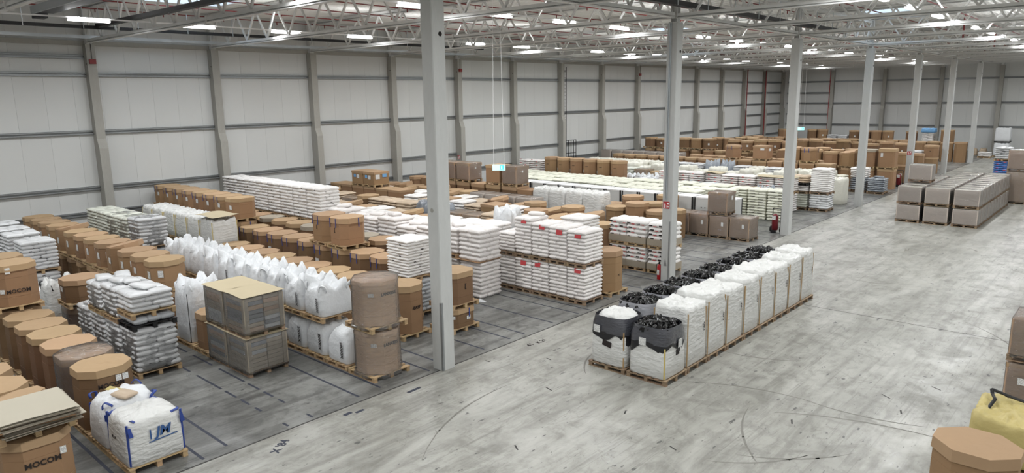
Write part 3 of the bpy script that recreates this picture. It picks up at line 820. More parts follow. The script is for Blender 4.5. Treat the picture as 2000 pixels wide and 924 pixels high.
@cached
def girt_mesh(ax, l, h=.2, d=.14):
    b = MB()
    if ax == 'y':
        b.box(0, d, -l / 2, l / 2, h / 2 - .02, h / 2); b.box(0, d, -l / 2, l / 2, -h / 2, -h / 2 + .02); b.box(0, .02, -l / 2, l / 2, -h / 2, h / 2)
        b.box(d - .01, d, -l / 2, l / 2, h / 2 - .06, h / 2); b.box(d - .01, d, -l / 2, l / 2, -h / 2, -h / 2 + .06)
    else:
        b.box(-l / 2, l / 2, -d, 0, h / 2 - .02, h / 2); b.box(-l / 2, l / 2, -d, 0, -h / 2, -h / 2 + .02); b.box(-l / 2, l / 2, -.02, 0, -h / 2, h / 2)
        b.box(-l / 2, l / 2, -d, -d + .01, h / 2 - .06, h / 2); b.box(-l / 2, l / 2, -d, -d + .01, -h / 2, -h / 2 + .06)
    return b.mesh('girt', 'girt')
for y in BAYS[:-1]:
    for z in GZ: obj('girt', girt_mesh('y', DW - .42), wl, (XW, y + DW / 2, z))
obj('girt', girt_mesh('y', DW - .42), wl, (XW, Y0 - DW / 2, 9.33))
for y in (Y0 + 78 + 3, Y0 + 72 + 3): obj('girt', girt_mesh('y', DW - .42), wl, (XW, y, 7.2)); obj('girt', girt_mesh('y', DW - .42), wl, (XW, y, 4.5))
FX = [-37.5, -31.5, -25.4, -19.3, -13.5, -7.4, -1.3, 4.7]
for i in range(len(FX) - 1):
    for z in GZ[1:] + ([4.4, 7.1] if i == 0 else []): obj('girt', girt_mesh('x', FX[i + 1] - FX[i] - .4), wf, ((FX[i] + FX[i + 1]) / 2, YF, z))
obj('eaves_beam', MB().box(XW, XW + .12, YB, YF, 9.86, 10.08).mesh('eaves', 'concrete_wall'), wl)

@cached
def wcol_mesh():
    wd = .40; b = MB()
    pr = [(0, 0), (.62, 0), (.62, 5.05), (.44, 5.5), (.44, 9.9), (0, 9.9)]
    n = len(pr); c = .03
    vs = [(x, -wd / 2, z) for x, z in pr] + [(x, wd / 2, z) for x, z in pr]
    fs = [tuple(range(n)), tuple(reversed(range(n, 2 * n)))] + [((i + 1) % n, i, i + n, (i + 1) % n + n) for i in range(n)]
    b.poly(vs, [f[::-1] for f in fs]); return b.mesh('column', 'concrete_wall')
@cached
def disc_mesh(r, t, mt):
    b = MB(); n = 16
    b.rings([[(x, r * math.cos(2 * math.pi * k / n), r * math.sin(2 * math.pi * k / n)) for k in range(n)] for x in (0, t)])
    return b.mesh('disc', mt)
for k, y in enumerate(BAYS):
    if y < 0: continue
    t = thing('wall_column', f"concrete wall column with corbel, {ORD[int(round((y - .3) / 6))]} along the left wall", 'column', (XW, y, 0), 0, 'wall columns on the left wall')
    obj('shaft', wcol_mesh(), t)
    obj('bolt_hole', disc_mesh(.035, .004, 'slot'), t, (.30, -.203, 9.0), (0, 0, math.pi / 2))
    obj('steel_shoe', MB().box(.06, .34, -.12, .12, 9.9, 11.6).mesh('shoe', 'steel'), t)
for k, x in enumerate(FX[1:-1]):
    t = thing('wall_column', f"concrete wall column on the far end wall, {ORD[k]} from the left corner", 'column', (x, YF, 0), -math.pi / 2, 'wall columns on the far wall')
    obj('shaft', wcol_mesh(), t)
    obj('steel_shoe', MB().box(.06, .34, -.12, .12, 9.9, 11.6).mesh('shoe', 'steel'), t)

# interior columns
def icol(k):
    y = Y0 + 12 * k
    t = thing('concrete_column', f"square concrete column, {ORD[k]} of the row along the aisle", 'column', (XC, y, 0), 0, 'columns along the aisle')
    b = MB(); a, d, c = .21, .22, .02
    pr = [(a - c, -d), (a, -d + c), (a, d - c), (a - c, d), (-a + c, d), (-a, d - c), (-a, -d + c), (-a + c, -d)]
    b.rings([[(px, py, z) for px, py in pr] for z in (0, 4.9, 9.8)])
    obj('shaft', b.mesh('column', 'concrete'), t)
    b = MB(); b.box(-.13, .13, -.012, .012, 9.8, 11.6); b.box(-.13, -.11, -.13, .13, 9.8, 11.6); b.box(.11, .13, -.13, .13, 9.8, 11.6); b.box(-.18, .18, -.18, .18, 9.8, 9.84)
    obj('steel_head', b.mesh('head', 'steel'), t)
    obj('cast_hole', disc_mesh(.06, .004, 'slot'), t, (.209, .05, 8.78))
    if k == 0:
        b = MB(); b.box(.15, .216, -.226, -.222, .0, 1.9); b.box(.212, .216, -.226, -.16, 0, 1.9)
        obj('corner_guard', b.mesh('guard', 'girt'), t)
        obj('cast_mark', disc_mesh(.06, .006, 'concrete_wall'), t, (-.02, -.219, 4.36), (0, 0, -math.pi / 2))
    if k == 1:
        for dx in (-.08, -.03):
            obj('conduit', MB().tube([(dx, -.245, 3.25), (dx, -.245, 9.8)], .02, 8).mesh('conduit', 'galv'), t)
        b = MB(); b.box(.10, .16, -.226, -.221, 0, 2.4); obj('corner_guard', b.mesh('guard', 'girt'), t)
    return t
for k in range(7): icol(k)

# roof
SKY = [(-27.6, -25.2, 43.6, 47.4), (-13.4, -11.0, 44.0, 47.6), (-34.8, -32.4, 13.6, 17.2)]
ceil = struct('ceiling', MB().box(XW - .3, XW + .05, YB, YF, ZR + .1, ZR + .2).mesh('edge', 'deck'), label='white trapezoidal metal roof deck', cat='roof')
def deck(x0, x1, y0, y1):
    if x1 - x0 < .01 or y1 - y0 < .01: return
    b = MB(); p = .333; x = math.floor(x0 / p) * p; v = []
    prof = [(0, 0), (.11, 0), (.16, .1), (.283, .1), (.333, 0)]
    pts = []
    while x < x1:
        for dx, dz in prof[:-1]:
            xx = x + dx
            if x0 - 1e-6 <= xx <= x1 + 1e-6: pts.append((xx, ZR + dz))
        x += p
    pts = [(x0, pts[0][1])] + pts + [(x1, pts[-1][1])]
    n = len(pts)
    b.poly([(q[0], y0, q[1]) for q in pts] + [(q[0], y1, q[1]) for q in pts], [(i, i + 1, i + 1 + n, i + n) for i in range(n - 1)])
    obj('deck_sheet', b.mesh('deck', 'deck'), ceil)
edges = sorted(set([YB] + BAYS + [YF]))
for i in range(len(edges) - 1):
    a, b = edges[i], edges[i + 1]
    if b - a < .05: continue
    hs = [s for s in SKY if s[3] > a and s[2] < b]
    cuts = sorted(set([a, b] + [min(max(q, a), b) for s in hs for q in (s[2], s[3])]))
    for c0, c1 in zip(cuts[:-1], cuts[1:]):
        x = XW - .3
        for s in sorted(hs):
            if s[2] < c1 - 1e-6 and s[3] > c0 + 1e-6:
                deck(x, s[0], c0, c1); x = s[1]
        deck(x, XR + .3, c0, c1)
film_mat('dome', (.95, .97, 1, 1), .10, .2, (2, .05, .01))
for k, s in enumerate(SKY):
    cx, cy = (s[0] + s[1]) / 2, (s[2] + s[3]) / 2; hw, hd = (s[1] - s[0]) / 2, (s[3] - s[2]) / 2
    t = thing('skylight', ['domed roof skylight beyond the second column', 'large domed roof skylight above the aisle at upper right', 'domed roof skylight at upper left near the wall', 'domed roof skylight over the near bays', 'domed roof skylight over the open aisle'][k], 'skylight', (cx, cy, ZR), 0, 'roof skylights')
    b = MB()
    for (x0, x1, y0, y1) in ((-hw - .06, -hw, -hd, hd), (hw, hw + .06, -hd, hd), (-hw - .06, hw + .06, -hd - .06, -hd), (-hw - .06, hw + .06, hd, hd + .06)): b.box(x0, x1, y0, y1, 0, .5)
    obj('curb', b.mesh('curb', 'white'), t)
    def arc(y, r=1.0): return [(hw * math.cos(math.pi * i / 10) * r, y, .5 + .45 * math.sin(math.pi * i / 10) * r) for i in range(11)]
    b = MB(); A, B = arc(-hd), arc(hd)
    b.poly(A + B, [(i, i + 1, i + 12, i + 11) for i in range(10)]); obj('dome_pane', b.mesh('dome', 'dome', smooth=True), t)
    for j in range(4): obj('dome_rib', MB().tube(arc(-hd + 2 * hd * j / 3, .985), .03, 6).mesh('rib', 'steel'), t)

PANEL = 1.93
@cached
def web_mesh(d): return MB().bar((-d * PANEL / 4, 0, -.68), (d * PANEL / 4, 0, .68), .075, .075, up=(0, 1, 0)).mesh('web', 'steel')
@cached
def webs_joined():
    b = MB(); x = -37.0
    while x < XR - 1:
        b.bar((x, 0, 10.14), (x + PANEL / 2, 0, 11.5), .075, .075, up=(0, 1, 0)); b.bar((x + PANEL / 2, 0, 11.5), (x + PANEL, 0, 10.14), .075, .075, up=(0, 1, 0)); x += PANEL
    return b.mesh('webs', 'steel')
@cached
def chord_mesh(z, h, wd):
    b = MB(); x0, x1 = XW + .3, XR
    b.box(x0, x1, -wd / 2, wd / 2, z - h / 2, z - h / 2 + .03); b.box(x0, x1, -wd / 2, wd / 2, z + h / 2 - .03, z + h / 2); b.box(x0, x1, -.02, .02, z - h / 2, z + h / 2)
    b.box(x0, x1, -wd / 2, wd / 2, z - .02, z + h / 2)
    return b.mesh('chord', 'steel')
for k, y in enumerate(BAYS[1:-1]):
    i = int(round((y - 6.3) / 6))
    t = thing('roof_truss', f"pale steel roof truss spanning the hall, {ORD[k]} from the near end", 'truss', (0, y, 0), 0, 'roof trusses')
    obj('lower_chord', chord_mesh(10.05, .18, .18), t)
    obj('upper_chord', chord_mesh(11.58, .2, .2), t)
    if 0 < y < 40:
        x = -28.35 - 5 * PANEL
        while x < 2:
            obj('web_member', web_mesh(1), t, (x + PANEL / 4, 0, 10.82)); obj('web_member', web_mesh(-1), t, (x + 3 * PANEL / 4, 0, 10.82)); x += PANEL
    else: obj('web_members', webs_joined(), t, kind='stuff')
    obj('splice_plate', MB().box(-25.6, -25.5, -.12, .12, 9.92, 10.2).mesh('plate', 'steel'), t)
@cached
def girder_parts():
    b = MB(); b.box(-.1, .1, .23, 11.77, 9.98, 10.0); b.box(-.1, .1, .23, 11.77, 10.05, 10.16); lo = b.mesh('chord', 'steel')
    up = MB().box(-.1, .1, .23, 11.77, 11.44, 11.47).box(-.02, .02, .23, 11.77, 11.3, 11.44).mesh('chord', 'steel')
    return lo, up, MB().bar((0, -.48, -.6), (0, .48, .6), .07, .07).mesh('web', 'steel'), MB().bar((0, -.48, .6), (0, .48, -.6), .07, .07).mesh('web', 'steel')
for k in range(-1, 7):
    t = thing('girder_truss', f"pale steel girder truss over the aisle columns, {ORD[k + 1]} span from the near end", 'truss', (XC, Y0 + 12 * k, 0), 0, 'girder trusses over the columns')
    lo, up, w1, w2 = girder_parts()
    obj('lower_chord', lo, t); obj('upper_chord', up, t)
    for j in range(6):
        obj('web_member', w2, t, (0, .74 + 1.92 * j, 10.76)); obj('web_member', w1, t, (0, 1.70 + 1.92 * j, 10.76))

# sprinklers, cable runs, lamps
for k in range(13):
    x = -36.2 + 3.05 * k
    t = thing('sprinkler_pipe', f"thin dark red sprinkler pipe under the roof, {ORD[k]} from the left wall", 'pipe', (x, 0, 0), 0, 'sprinkler pipes')
    obj('pipe', MB().tube([(0, -10, 11.36), (0, YF - 1, 11.36)], .026, 6).mesh('pipe', 'red_pipe'), t)
    for j in range(10):
        obj('sprinkler_head', box_mesh('head', .035, .035, .14, 'red_pipe'), t, (0, 9.2 + 3 * j + (k % 2) * 1.5, 11.20))
for k, (x, y) in enumerate(((-9, 49), (-6, 55), (-4.5, 61), (-10, 66), (-21, 49))):
    tag(obj('sprinkler_riser', MB().tube([(x, y, 10.2), (x, y, 11.75)], .05, 8).mesh('riser', 'red_pipe')), f"short dark red pipe dropping from roof, {ORD[k]} of five beyond the columns", 'pipe', 'sprinkler drops')
def tray(a, b, wd, h, label):
    a = Vector(a); b = Vector(b)
    t = thing('cable_tray', label, 'cable tray', (0, 0, 0), 0, 'black cable trays')
    obj('tray', MB().bar(a, b, wd, h).mesh('tray', 'black'), t)
    L_ = (b - a).length; n_ = int(L_ / 2.2)
    for i in range(n_ + 1):
        p = a.lerp(b, i / max(1, n_))
        obj('hanger', box_mesh('hanger', .03, .03, .9, 'galv'), t, p + Vector((wd / 2 + .01, 0, -h / 2 - .01)))
tray((-35.1, -9, 10.44), (-35.1, 36, 10.44), .26, .13, 'black cable tray hanging along the left wall under the roof')
tray((-35.0, 11.85, 10.52), (-16, 11.85, 10.52), .26, .16, 'black cable tray running beside the nearest visible roof truss')
tray((-13.05, 14, 10.36), (-13.05, 41, 10.36), .26, .17, 'black cable tray running over the aisle columns')
t = thing('air_duct', 'dark flat air duct at the upper left corner', 'duct', (0, 0, 0))
obj('duct', MB().box(-32.0, -20, 8.6, 9.3, 10.58, 10.74).mesh('duct', 'plastic_dark'), t)
obj('grille', MB().box(-32.0, -20, 8.55, 8.62, 10.52, 10.8).mesh('grille', 'girt'), t)
obj('end_box', MB().box(-32.5, -31.95, 8.7, 9.1, 10.4, 10.75).mesh('end', 'black'), t)
tag(obj('eaves_channel', MB().box(-37.35, -37.2, YB, YF, 10.12, 10.26).mesh('channel', 'galv')), 'bright galvanised channel running along the left wall below the roof', 'channel')

LX = [-31.0, -19.5, -7.5, 4.5]
@cached
def lamp_housing(): return MB().box(-.11, .11, -.74, .74, .03, .05).mesh('housing', 'white')
@cached
def lamp_diff(): return MB().box(-.1, .1, -.72, .72, -.03, .03).mesh('diffuser', 'lamp')
ld = bpy.data.lights.new('strip_lamp', 'AREA'); ld.shape = 'RECTANGLE'; ld.size = .24; ld.size_y = 1.44; ld.energy = LAMP_W; ld.color = (.96, .982, 1.0); ld.spread = math.radians(170)
lu = bpy.data.lights.new('added_deck_fill', 'AREA'); lu.shape = 'RECTANGLE'; lu.size = .2; lu.size_y = 1.4; lu.energy = LAMP_W * .24; lu.color = (.96, .982, 1.0)  # added fill shining up from each fixture to brighten the roof deck
for i, x in enumerate(LX):
    tr = thing('light_trunking', f"thin white lighting rail under the roof, {ORD[i]} from the left wall", 'lighting rail', (x, 0, 0), 0, 'lighting rails')
    obj('rail', MB().box(-.03, .03, -10, YF - 1, 10.37, 10.42).mesh('rail', 'white'), tr)
    for k in range(24):
        y = -6.6 + 4.2 * k - (1.9 if i == 1 else 0)
        if y > YF - 2: continue
        t = thing('strip_light', f"glowing strip light, {ORD[k]} along the {ORD[i]} lighting rail from the left", 'light', (x, y, 10.3), 0, 'strip lights')
        obj('housing', lamp_housing(), t); obj('diffuser', lamp_diff(), t)
        obj('lamp', ld, t, (0, 0, -.035)); obj('added_deck_fill', lu, t, (0, 0, .055), (math.pi, 0, 0))

# small fittings
def exit_sign(x, y, z, rz, label):
    t = thing('exit_sign', label, 'exit sign', (x, y, z), rz, 'hanging exit signs')
    obj('panel', MB().box(-.3, .3, -.03, .03, -.13, .13).mesh('panel', 'exit_white'), t)
    obj('pictogram', MB().box(.05, .24, -.035, -.03, -.1, .1).mesh('picto', 'exit'), t)
    obj('door_pictogram', MB().box(.09, .16, -.038, -.035, -.07, .07).mesh('picto', 'exit_white'), t)
    for dx in (-.25, .25): obj('wire', MB().tube([(dx, 0, .13), (dx * .6, 0, 11.5 - z)], .008, 5).mesh('wire', 'white'), t)
exit_sign(-22.5, 24.0, 4.0, .74, 'glowing turquoise exit sign hanging on two long wires')
exit_sign(-24.3, 66.5, 3.95, .74, 'glowing turquoise exit sign far back between the columns')
def extinguisher(x, y, label, s=1.):
    t = thing('fire_extinguisher', label, 'fire extinguisher', (x, y, 0), 0, 'fire extinguishers')
    b = MB(); b.rings([[(r * s * math.cos(a * math.pi / 8), r * s * math.sin(a * math.pi / 8), z * s) for a in range(16)] for z, r in ((0, .07), (.02, .085), (.5, .085), (.58, .06), (.62, .03))])
    obj('cylinder', b.mesh('cyl', 'red', smooth=True), t)
    obj('valve', MB().box(-.03 * s, .03 * s, -.02 * s, .02 * s, .62 * s, .72 * s).mesh('valve', 'black'), t)
    obj('hose', MB().tube([(0, -.03 * s, .68 * s), (-.1 * s, -.05 * s, .6 * s), (-.11 * s, -.04 * s, .3 * s)], .014 * s, 6).mesh('hose', 'black'), t)
    obj('tag', MB().box(-.05 * s, .05 * s, -.092 * s, -.086 * s, .2 * s, .4 * s).mesh('tag', 'paper'), t)
    return t
extinguisher(-14.05, 24.2, 'small red fire extinguisher beside the second aisle column')
def wheeled(x, y, label, rz=0):
    t = thing('wheeled_extinguisher', label, 'fire extinguisher', (x, y, 0), rz, 'wheeled fire extinguishers')
    b = MB(); b.rings([[(r * math.cos(a * math.pi / 8), r * math.sin(a * math.pi / 8), z) for a in range(16)] for z, r in ((.12, .1), (.16, .16), (.85, .16), (.95, .12), (1.0, .05))])
    obj('cylinder', b.mesh('cyl', 'dark_red', smooth=True), t)
    for sx in (-1, 1):
        w_ = MB(); w_.rings([[(sx * .26 + dx, .17 + .16 * math.cos(a * math.pi / 9), .16 + .16 * math.sin(a * math.pi / 9)) for a in range(18)] for dx in (-.03, .03)])
        obj('wheel', w_.mesh('wheel', 'rubber'), t)
        obj('frame', MB().tube([(sx * .22, .17, .16), (sx * .22, .2, 1.25)], .02, 6).mesh('frame', 'black'), t)
    obj('handle', MB().tube([(-.22, .2, 1.25), (.22, .2, 1.25)], .02, 6).mesh('handle', 'black'), t)
    obj('foot', MB().box(-.12, .12, -.2, -.12, 0, .16).mesh('foot', 'black'), t)
    sticker(t, .2, .22, '-y', (0, -.2, .82))
wheeled(-14.35, 36.45, 'red wheeled fire extinguisher beside the third aisle column')
wheeled(-14.3, 60.1, 'red wheeled fire extinguisher beside the fifth aisle column')
def fire_sign(x, y, z, label, s=.27):
    t = thing('fire_sign', label, 'sign', (x, y, z), 0, 'red fire signs')
    obj('plate', MB().box(-s / 2, s / 2, -.004, .004, -s / 2, s / 2).mesh('plate', 'red'), t)
    for (x0, x1, z0, z1) in ((-.32, -.12, -.4, .15), (-.27, -.17, .15, .35), (.1, .4, .1, .35), (.05, .13, -.35, .0), (.22, .36, -.3, -.05)):
        obj('pictogram', MB().box(x0 * s, x1 * s, -.007, -.004, z0 * s, z1 * s).mesh('picto', 'white'), t)
fire_sign(-13.74, 24.072, 3.03, 'red and white fire extinguisher sign on the second aisle column')
fire_sign(XW + .32, 36.09, 2.9, 'red and white fire sign on a wall column')
fire_sign(-13.74, 60.07, 2.6, 'red and white fire sign on the fifth aisle column')
tag(obj('column_plate', MB().poly([(0, 0, 0), (.14, 0, 0), (.07, 0, .3), (0, .004, 0), (.14, .004, 0), (.07, .004, .3)], [(0, 1, 2), (5, 4, 3), (0, 3, 4, 1), (1, 4, 5, 2), (2, 5, 3, 0)]).mesh('plate', 'girt'), None, (-13.8, 24.072, .62)), 'small dark triangular mark low on the second aisle column', 'plate')
for k, y in enumerate((Y0, Y0 + 24, Y0 + 48)):
    t = thing('alarm_beacon', f"dark red alarm beacon high on a wall column, {ORD[k]} from the left", 'beacon', (XW + .44, y + .02, 9.0), 0, 'alarm beacons')
    obj('housing', MB().box(0, .1, -.14, .14, 0, .22).mesh('beacon', 'red_pipe'), t)
    obj('cable', MB().tube([(.02, 0, .22), (.02, 0, .95)], .012, 5).mesh('cable', 'black'), t)
t = thing('caged_ladder', 'tall black caged ladder on the left wall', 'ladder', (XW + .2, 48.75, 0))
for z in (2.4, 5.2, 9.2):
    obj('bracket', MB().box(-.2, .02, -.02, .34, z, z + .04).mesh('bracket', 'black'), t)
for dy in (0, .32): obj('rail', MB().box(-.02, .02, dy - .02, dy + .02, 2.2, 9.6).mesh('rail', 'black'), t)
for i in range(24): obj('rung', MB().box(-.012, .012, 0, .32, 2.4 + i * .3, 2.425 + i * .3).mesh('rung', 'black'), t)
for dy in (-.1, .25, .6, .95, 1.3):
    obj('guard_bar', MB().box(.3, .34, dy - .02, dy + .02, 1.9, 3.45).mesh('bar', 'black'), t)
for z in (2.3, 3.4): obj('guard_rail', MB().box(.3, .34, -.1, 1.3, z, z + .05).mesh('bar', 'black'), t)
tag(obj('red_downpipe', MB().tube([(XW + .5, 90.0, 0), (XW + .5, 90.0, 10)], .07, 8).mesh('pipe', 'red_pipe')), 'thick dark red vertical pipe near the far left corner', 'pipe')
tag(obj('red_downpipe', MB().tube([(XW + .71, 84.05, 0), (XW + .71, 84.05, 10)], .06, 8).mesh('pipe', 'red_pipe')), 'dark red vertical pipe on the last but one left wall column', 'pipe')
tag(obj('red_downpipe', MB().tube([(-31.85, YF - .2, 0), (-31.85, YF - .2, 10)], .04, 8).mesh('pipe', 'red')), 'thin red vertical pipe on the far end wall', 'pipe')

# ================================================================== THE GOODS
L1 = (('-y', .0, .55, .2, .26), ('c', 0., .6, .2, .26))
LW = (('-y', -.1, .5, .22, .2),)
def lab2(r): return (('-y', r.uniform(-.15, .2), .45 + r.uniform(-.1, .15), .2, .22), ('c', r.uniform(-.05, .05), .5, .18, .2)) if r.random() < .7 else ()

# --- row at the left picture edge
R = Row('carton row at left picture edge', 3.02)
R.col(-14.8, [('octa', 1.2, 'brown octagonal carton', dict(body='card', text='MOCOM', tz=.72, tface='+x', tsize=.15, labels=(('+x', .33, .84, .1, .14),), cut=.26))], wx=1.16)
zz = PH + 1.23
pallet(-14.78, 3.02, zz, 1.1, 1.2, 'small wooden pallet under loose board sheets at bottom left corner', None, True)
t = thing('board_stack', 'stack of loose pale cardboard sheets on a carton at bottom left', 'sheet stack', (-14.78, 3.05, zz + PH + .002))
for k in range(16):
    obj('sheet', sheet_mesh(1.28, 1.22, 'sheet_pale' if k > 13 else ['card_grey', 'sheet_pale', 'card_grey', 'card'][k % 4], k % 4, .007, .02), t, (rnd.uniform(-.03, .05), rnd.uniform(-.04, .06) + (.12 if k == 5 else 0), k * .0165), (0, 0, rnd.uniform(-.05, .05)))
for k in range(6):
    R.col(-16.15 - 1.2 * k, [('octa', 1.32, 'plain brown octagonal carton', dict(torn=(k == 0)))], wx=1.15)

# --- logo-bag row
R = Row('logo-bag row', 4.95)
tt = R.col(-14.72, [('bag', .98, 'white bulk bag with blue corner loops', dict(label='white bulk bag with blue letter logo at the aisle edge', style='cube', mt='bag_film', wx=1.1, wy=1.12, seed=1, loops='blue', loop_h=.06))], wx=1.12)[0]
for (sx, sy) in ((1, -1), (1, 1), (-1, -1)):
    obj('blue_strap', box_mesh('bstrap', .035, .035, .86, 'blue'), tt, (sx * .515, sy * .52, .04), (0, 0, math.pi / 4))
    obj('loop_tail', MB().poly([(0, -.03, 0), (0, .03, 0), (0, .07, -.2), (0, -.01, -.2), (.008, -.03, 0), (.008, .03, 0), (.008, .07, -.2), (.008, -.01, -.2)], [(0, 1, 2, 3), (7, 6, 5, 4), (0, 4, 5, 1), (1, 5, 6, 2), (2, 6, 7, 3), (3, 7, 4, 0)]).mesh('tail', 'blue'), tt, (sx * .565, sy * .5, .85))
letters(tt, 'JM', .27, '+x', (.575, .12, .60), 'bluelogo', .035, .22)
obj('logo_block', MB().box(0, .002, -.03, .0, -.09, .11).mesh('bar', 'bluelogo'), tt, (.574, -.1, .58))
obj('logo_bar', MB().box(0, .002, -.30, .26, 0, .022).mesh('bar', 'bluelogo'), tt, (.572, .14, .44), (.06, 0, 0))
letters(tt, 'BULK', .09, '-y', (-.1, -.575, .5), 'ink', .02, .3)
tt = R.col(-15.85, [('bag', 1.0, 'white bulk bag with blue straps', dict(label='white bulk bag with blue straps behind the logo bag', style='round', mt='bag', wx=1.08, wy=1.14, seed=3, loops='blue', loop_h=.12))], wx=1.1)[0]
for (sx, sy) in ((1, -1), (-1, -1), (1, 1)):
    obj('blue_strap', box_mesh('bstrap', .06, .05, .72, 'blue'), tt, (sx * .46, sy * .49, .04), (0, 0, math.pi / 4))
obj('note', box_mesh('note', .34, .16, .006, 'bag_yellow'), tt, (-.15, -.1, 1.03), (.1, .1, .5))
obj('loose_bag', sack_mesh(.42, .36, .1, 'sack_kraft', 1), tt, (.28, -.05, .98), (0, .1, .4))
for k, x in enumerate((-16.98, -18.08, -19.18, -20.28, -21.38, -22.48)):
    R.col(x, [('octa', 1.36, 'brown octagonal carton with flat tan lid', dict(body='card_dark', text='MOCOM' if k == 0 else None, tz=.98, tface='+x', labels=(('+x', .16, 1.1, .12, .14), ('+x', .3, 1.1, .12, .14)) if k == 0 else (), film='film' if k == 1 else None, cut=.28, tsize=.14, wx=1.06))], wx=1.09)
for k, x in enumerate((-23.68, -24.9)):
    R.col(x, [('octa', 1.36, 'brown octagonal carton', dict(body='card_dark', cut=.33)),
              ('octa', 1.16, 'brown octagonal carton', dict(text='MOCOM', tz=.42, tface='+x', tsize=.15, labels=(('c', .08, .44, .12, .12), ('c', -.1, .44, .12, .12), ('-y', .1, .44, .12, .12), ('c', -.1, .7, .2, .1), ('+x', -.2, 1.02, .12, .17)), cut=.27))], wx=1.16)

# --- grey-sack row
R = Row('grey-sack row', 7.03)
R.col(-19.76, [('sacks', 1.16, 'clear-wrapped grey sack stack', dict(mt='sack_silver', wx=1.02, wy=1.2, hs=.145, film='film', prints='dots')),
               ('sacks', .16, 'loose layer of grey sacks', dict(mt='sack_grey', wx=1.0, wy=1.2, hs=.16, pm='plastic_dark')),
               ('sacks', .50, 'loosely piled grey-white sack stack', dict(mt='sack_silver', wx=1.0, wy=1.2, hs=.125, pm='wood', extra=1))], wx=1.05)
for k, x in enumerate((-20.92, -22.1)):
    R.col(x, [('sacks', 1.14, 'clear-wrapped grey sack stack', dict(mt='sack_silver', wx=1.05, wy=1.15, hs=.14, film='film')),
              ('sacks', .82 - .1 * k, 'clear-wrapped grey-white sack stack', dict(mt='sack_silver', wx=1.05, wy=1.15, hs=.135, film='film', extra=2))], wx=1.08)
R.col(-23.3, [('sacks', 1.1, 'clear-wrapped grey sack stack', dict(mt='sack_silver', wx=1.0, wy=1.15, hs=.14, film='film', extra=2))], wx=1.05)
R.col(-25.0, [('octa', .72, 'dark brown octagonal carton', dict(body='card_dark', film='film')), ('octa', .72, 'brown octagonal carton', dict(labels=(('-y', 0, .42, .2, .16),), body='card_dark'))], wx=1.15)
R.col(-27.3, [('bag', 1.0, 'white bulk bag with black loops', dict(style='ears', mt='bag_film', loops='black', wx=1.1))], wx=1.15)
R.col(-28.42, [('bag', .75, 'small white bulk bag', dict(style='round', mt='bag', wx=1.0))], wx=1.05, y=6.9)
for k, x in enumerate((-29.55, -31.4, -32.7, -34.0)):
    R.col(x, [('sacks', 1.08, 'white sack stack', dict(mt='sack_silver', hs=.135, detail=k < 2, prints='dots')), ('sacks', 1.02 + .05 * k, 'white sack stack', dict(mt='sack_silver', hs=.13, detail=k < 2, prints='dots'))], wx=1.1)

# --- sheet-pack row
R = Row('sheet-pack row', 9.0)
for k, x in enumerate((-17.62, -18.78)):
    R.col(x, [('bundles', .92, 'film-wrapped pack of grey-brown sheets', dict(wx=1.1, wy=1.16, pm='wood_old')), ('bundles', .96, 'film-wrapped pack of grey-brown sheets', dict(wx=1.08, wy=1.14, pm='wood_old'))], wx=1.1)
R.col(-19.95, [('octa', 1.05, 'narrow plain octagonal carton', dict(wx=1.05, wy=1.05))], wx=1.08)
tt = R.col(-21.08, [('bag', 1.72, 'tall white bulk bag with black seam', dict(style='ears', mt='bag', wx=1.0, wy=1.1, seed=2, loops='bag', loop_h=.2))], wx=1.06)[0]
obj('seam', box_mesh('seam', .015, .015, 1.5, 'black'), tt, (.49, -.53, .02))
for k in range(13):
    r = random.Random(k)
    R.col(-23.3 - 1.12 * k, [('octa', 1.1, 'brown octagonal carton', dict(body='card_dark', pn=k < 6)), ('octa', .86, 'brown octagonal carton with white paper labels', dict(labels=(('-y', .12, .42, .19, .24), ('c', .1, .46, .17, .22)) if k not in (1, 3) else (('-y', .1, .4, .17, .2),), body='card', torn=(k in (3, 8)), pn=k < 9, cut=.31))], wx=1.1)

# --- white-bag row
R = Row('white-bag row', 10.95)
R.col(-14.82, [('octa', 1.12, 'film-wrapped printed octagonal carton', dict(cut=.34, wx=1.12, wy=1.12, lid=.1, film='film_heavy', body='card_wrapped', lidm='card_wrapped', text='LANXESS', tz=.78, tface='+x', tsize=.115, labels=(('c', -.02, .78, .15, .1),), pwy=1.2)),
               ('octa', 1.16, 'film-wrapped printed octagonal carton', dict(cut=.34, wx=1.14, wy=1.14, lid=.1, film='film_heavy', body='card_wrapped', lidm='card_wrapped', text='LANXESS', tz=.82, tface='+x', tsize=.115, labels=(('c', -.02, .82, .15, .1),), pwy=1.2))], wx=1.16)
for k in range(11):
    x = -15.98 - 1.05 * k
    it = [('bag', .90, 'white bulk bag with printed side', dict(style='round', mt='bag', wx=.96, wy=1.06, text='20000X', tsize=.15, pn=True if k < 4 else None))]
    if k > 0: it.append(('bag', .78, 'white bulk bag with gathered top', dict(style='ears', mt='bag', wx=.98, wy=1.08, text='20000X' if k < 7 else None, tsize=.13, loops='bag', loop_h=.22, pn=True)))
    R.col(x, it, wx=1.02)
R.col(-29.6, [('sacks', 1.3, 'silver wrapped sack stack', dict(mt='sack_grey', detail=False)), ('sacks', 1.1, 'silver wrapped sack stack', dict(mt='sack_silver', wx=1.12, film='film', hs=.14))], wx=1.15)
for k in range(4):
    R.col(-30.85 - 1.2 * k, [('sacks', 1.25, 'greenish grey wrapped sack stack', dict(mt='sack_green', detail=False)), ('sacks', 1.06, 'greenish grey wrapped sack stack', dict(mt='sack_green', wx=1.12, film='film' if k < 2 else None, hs=.14, detail=k < 3))], wx=1.15)

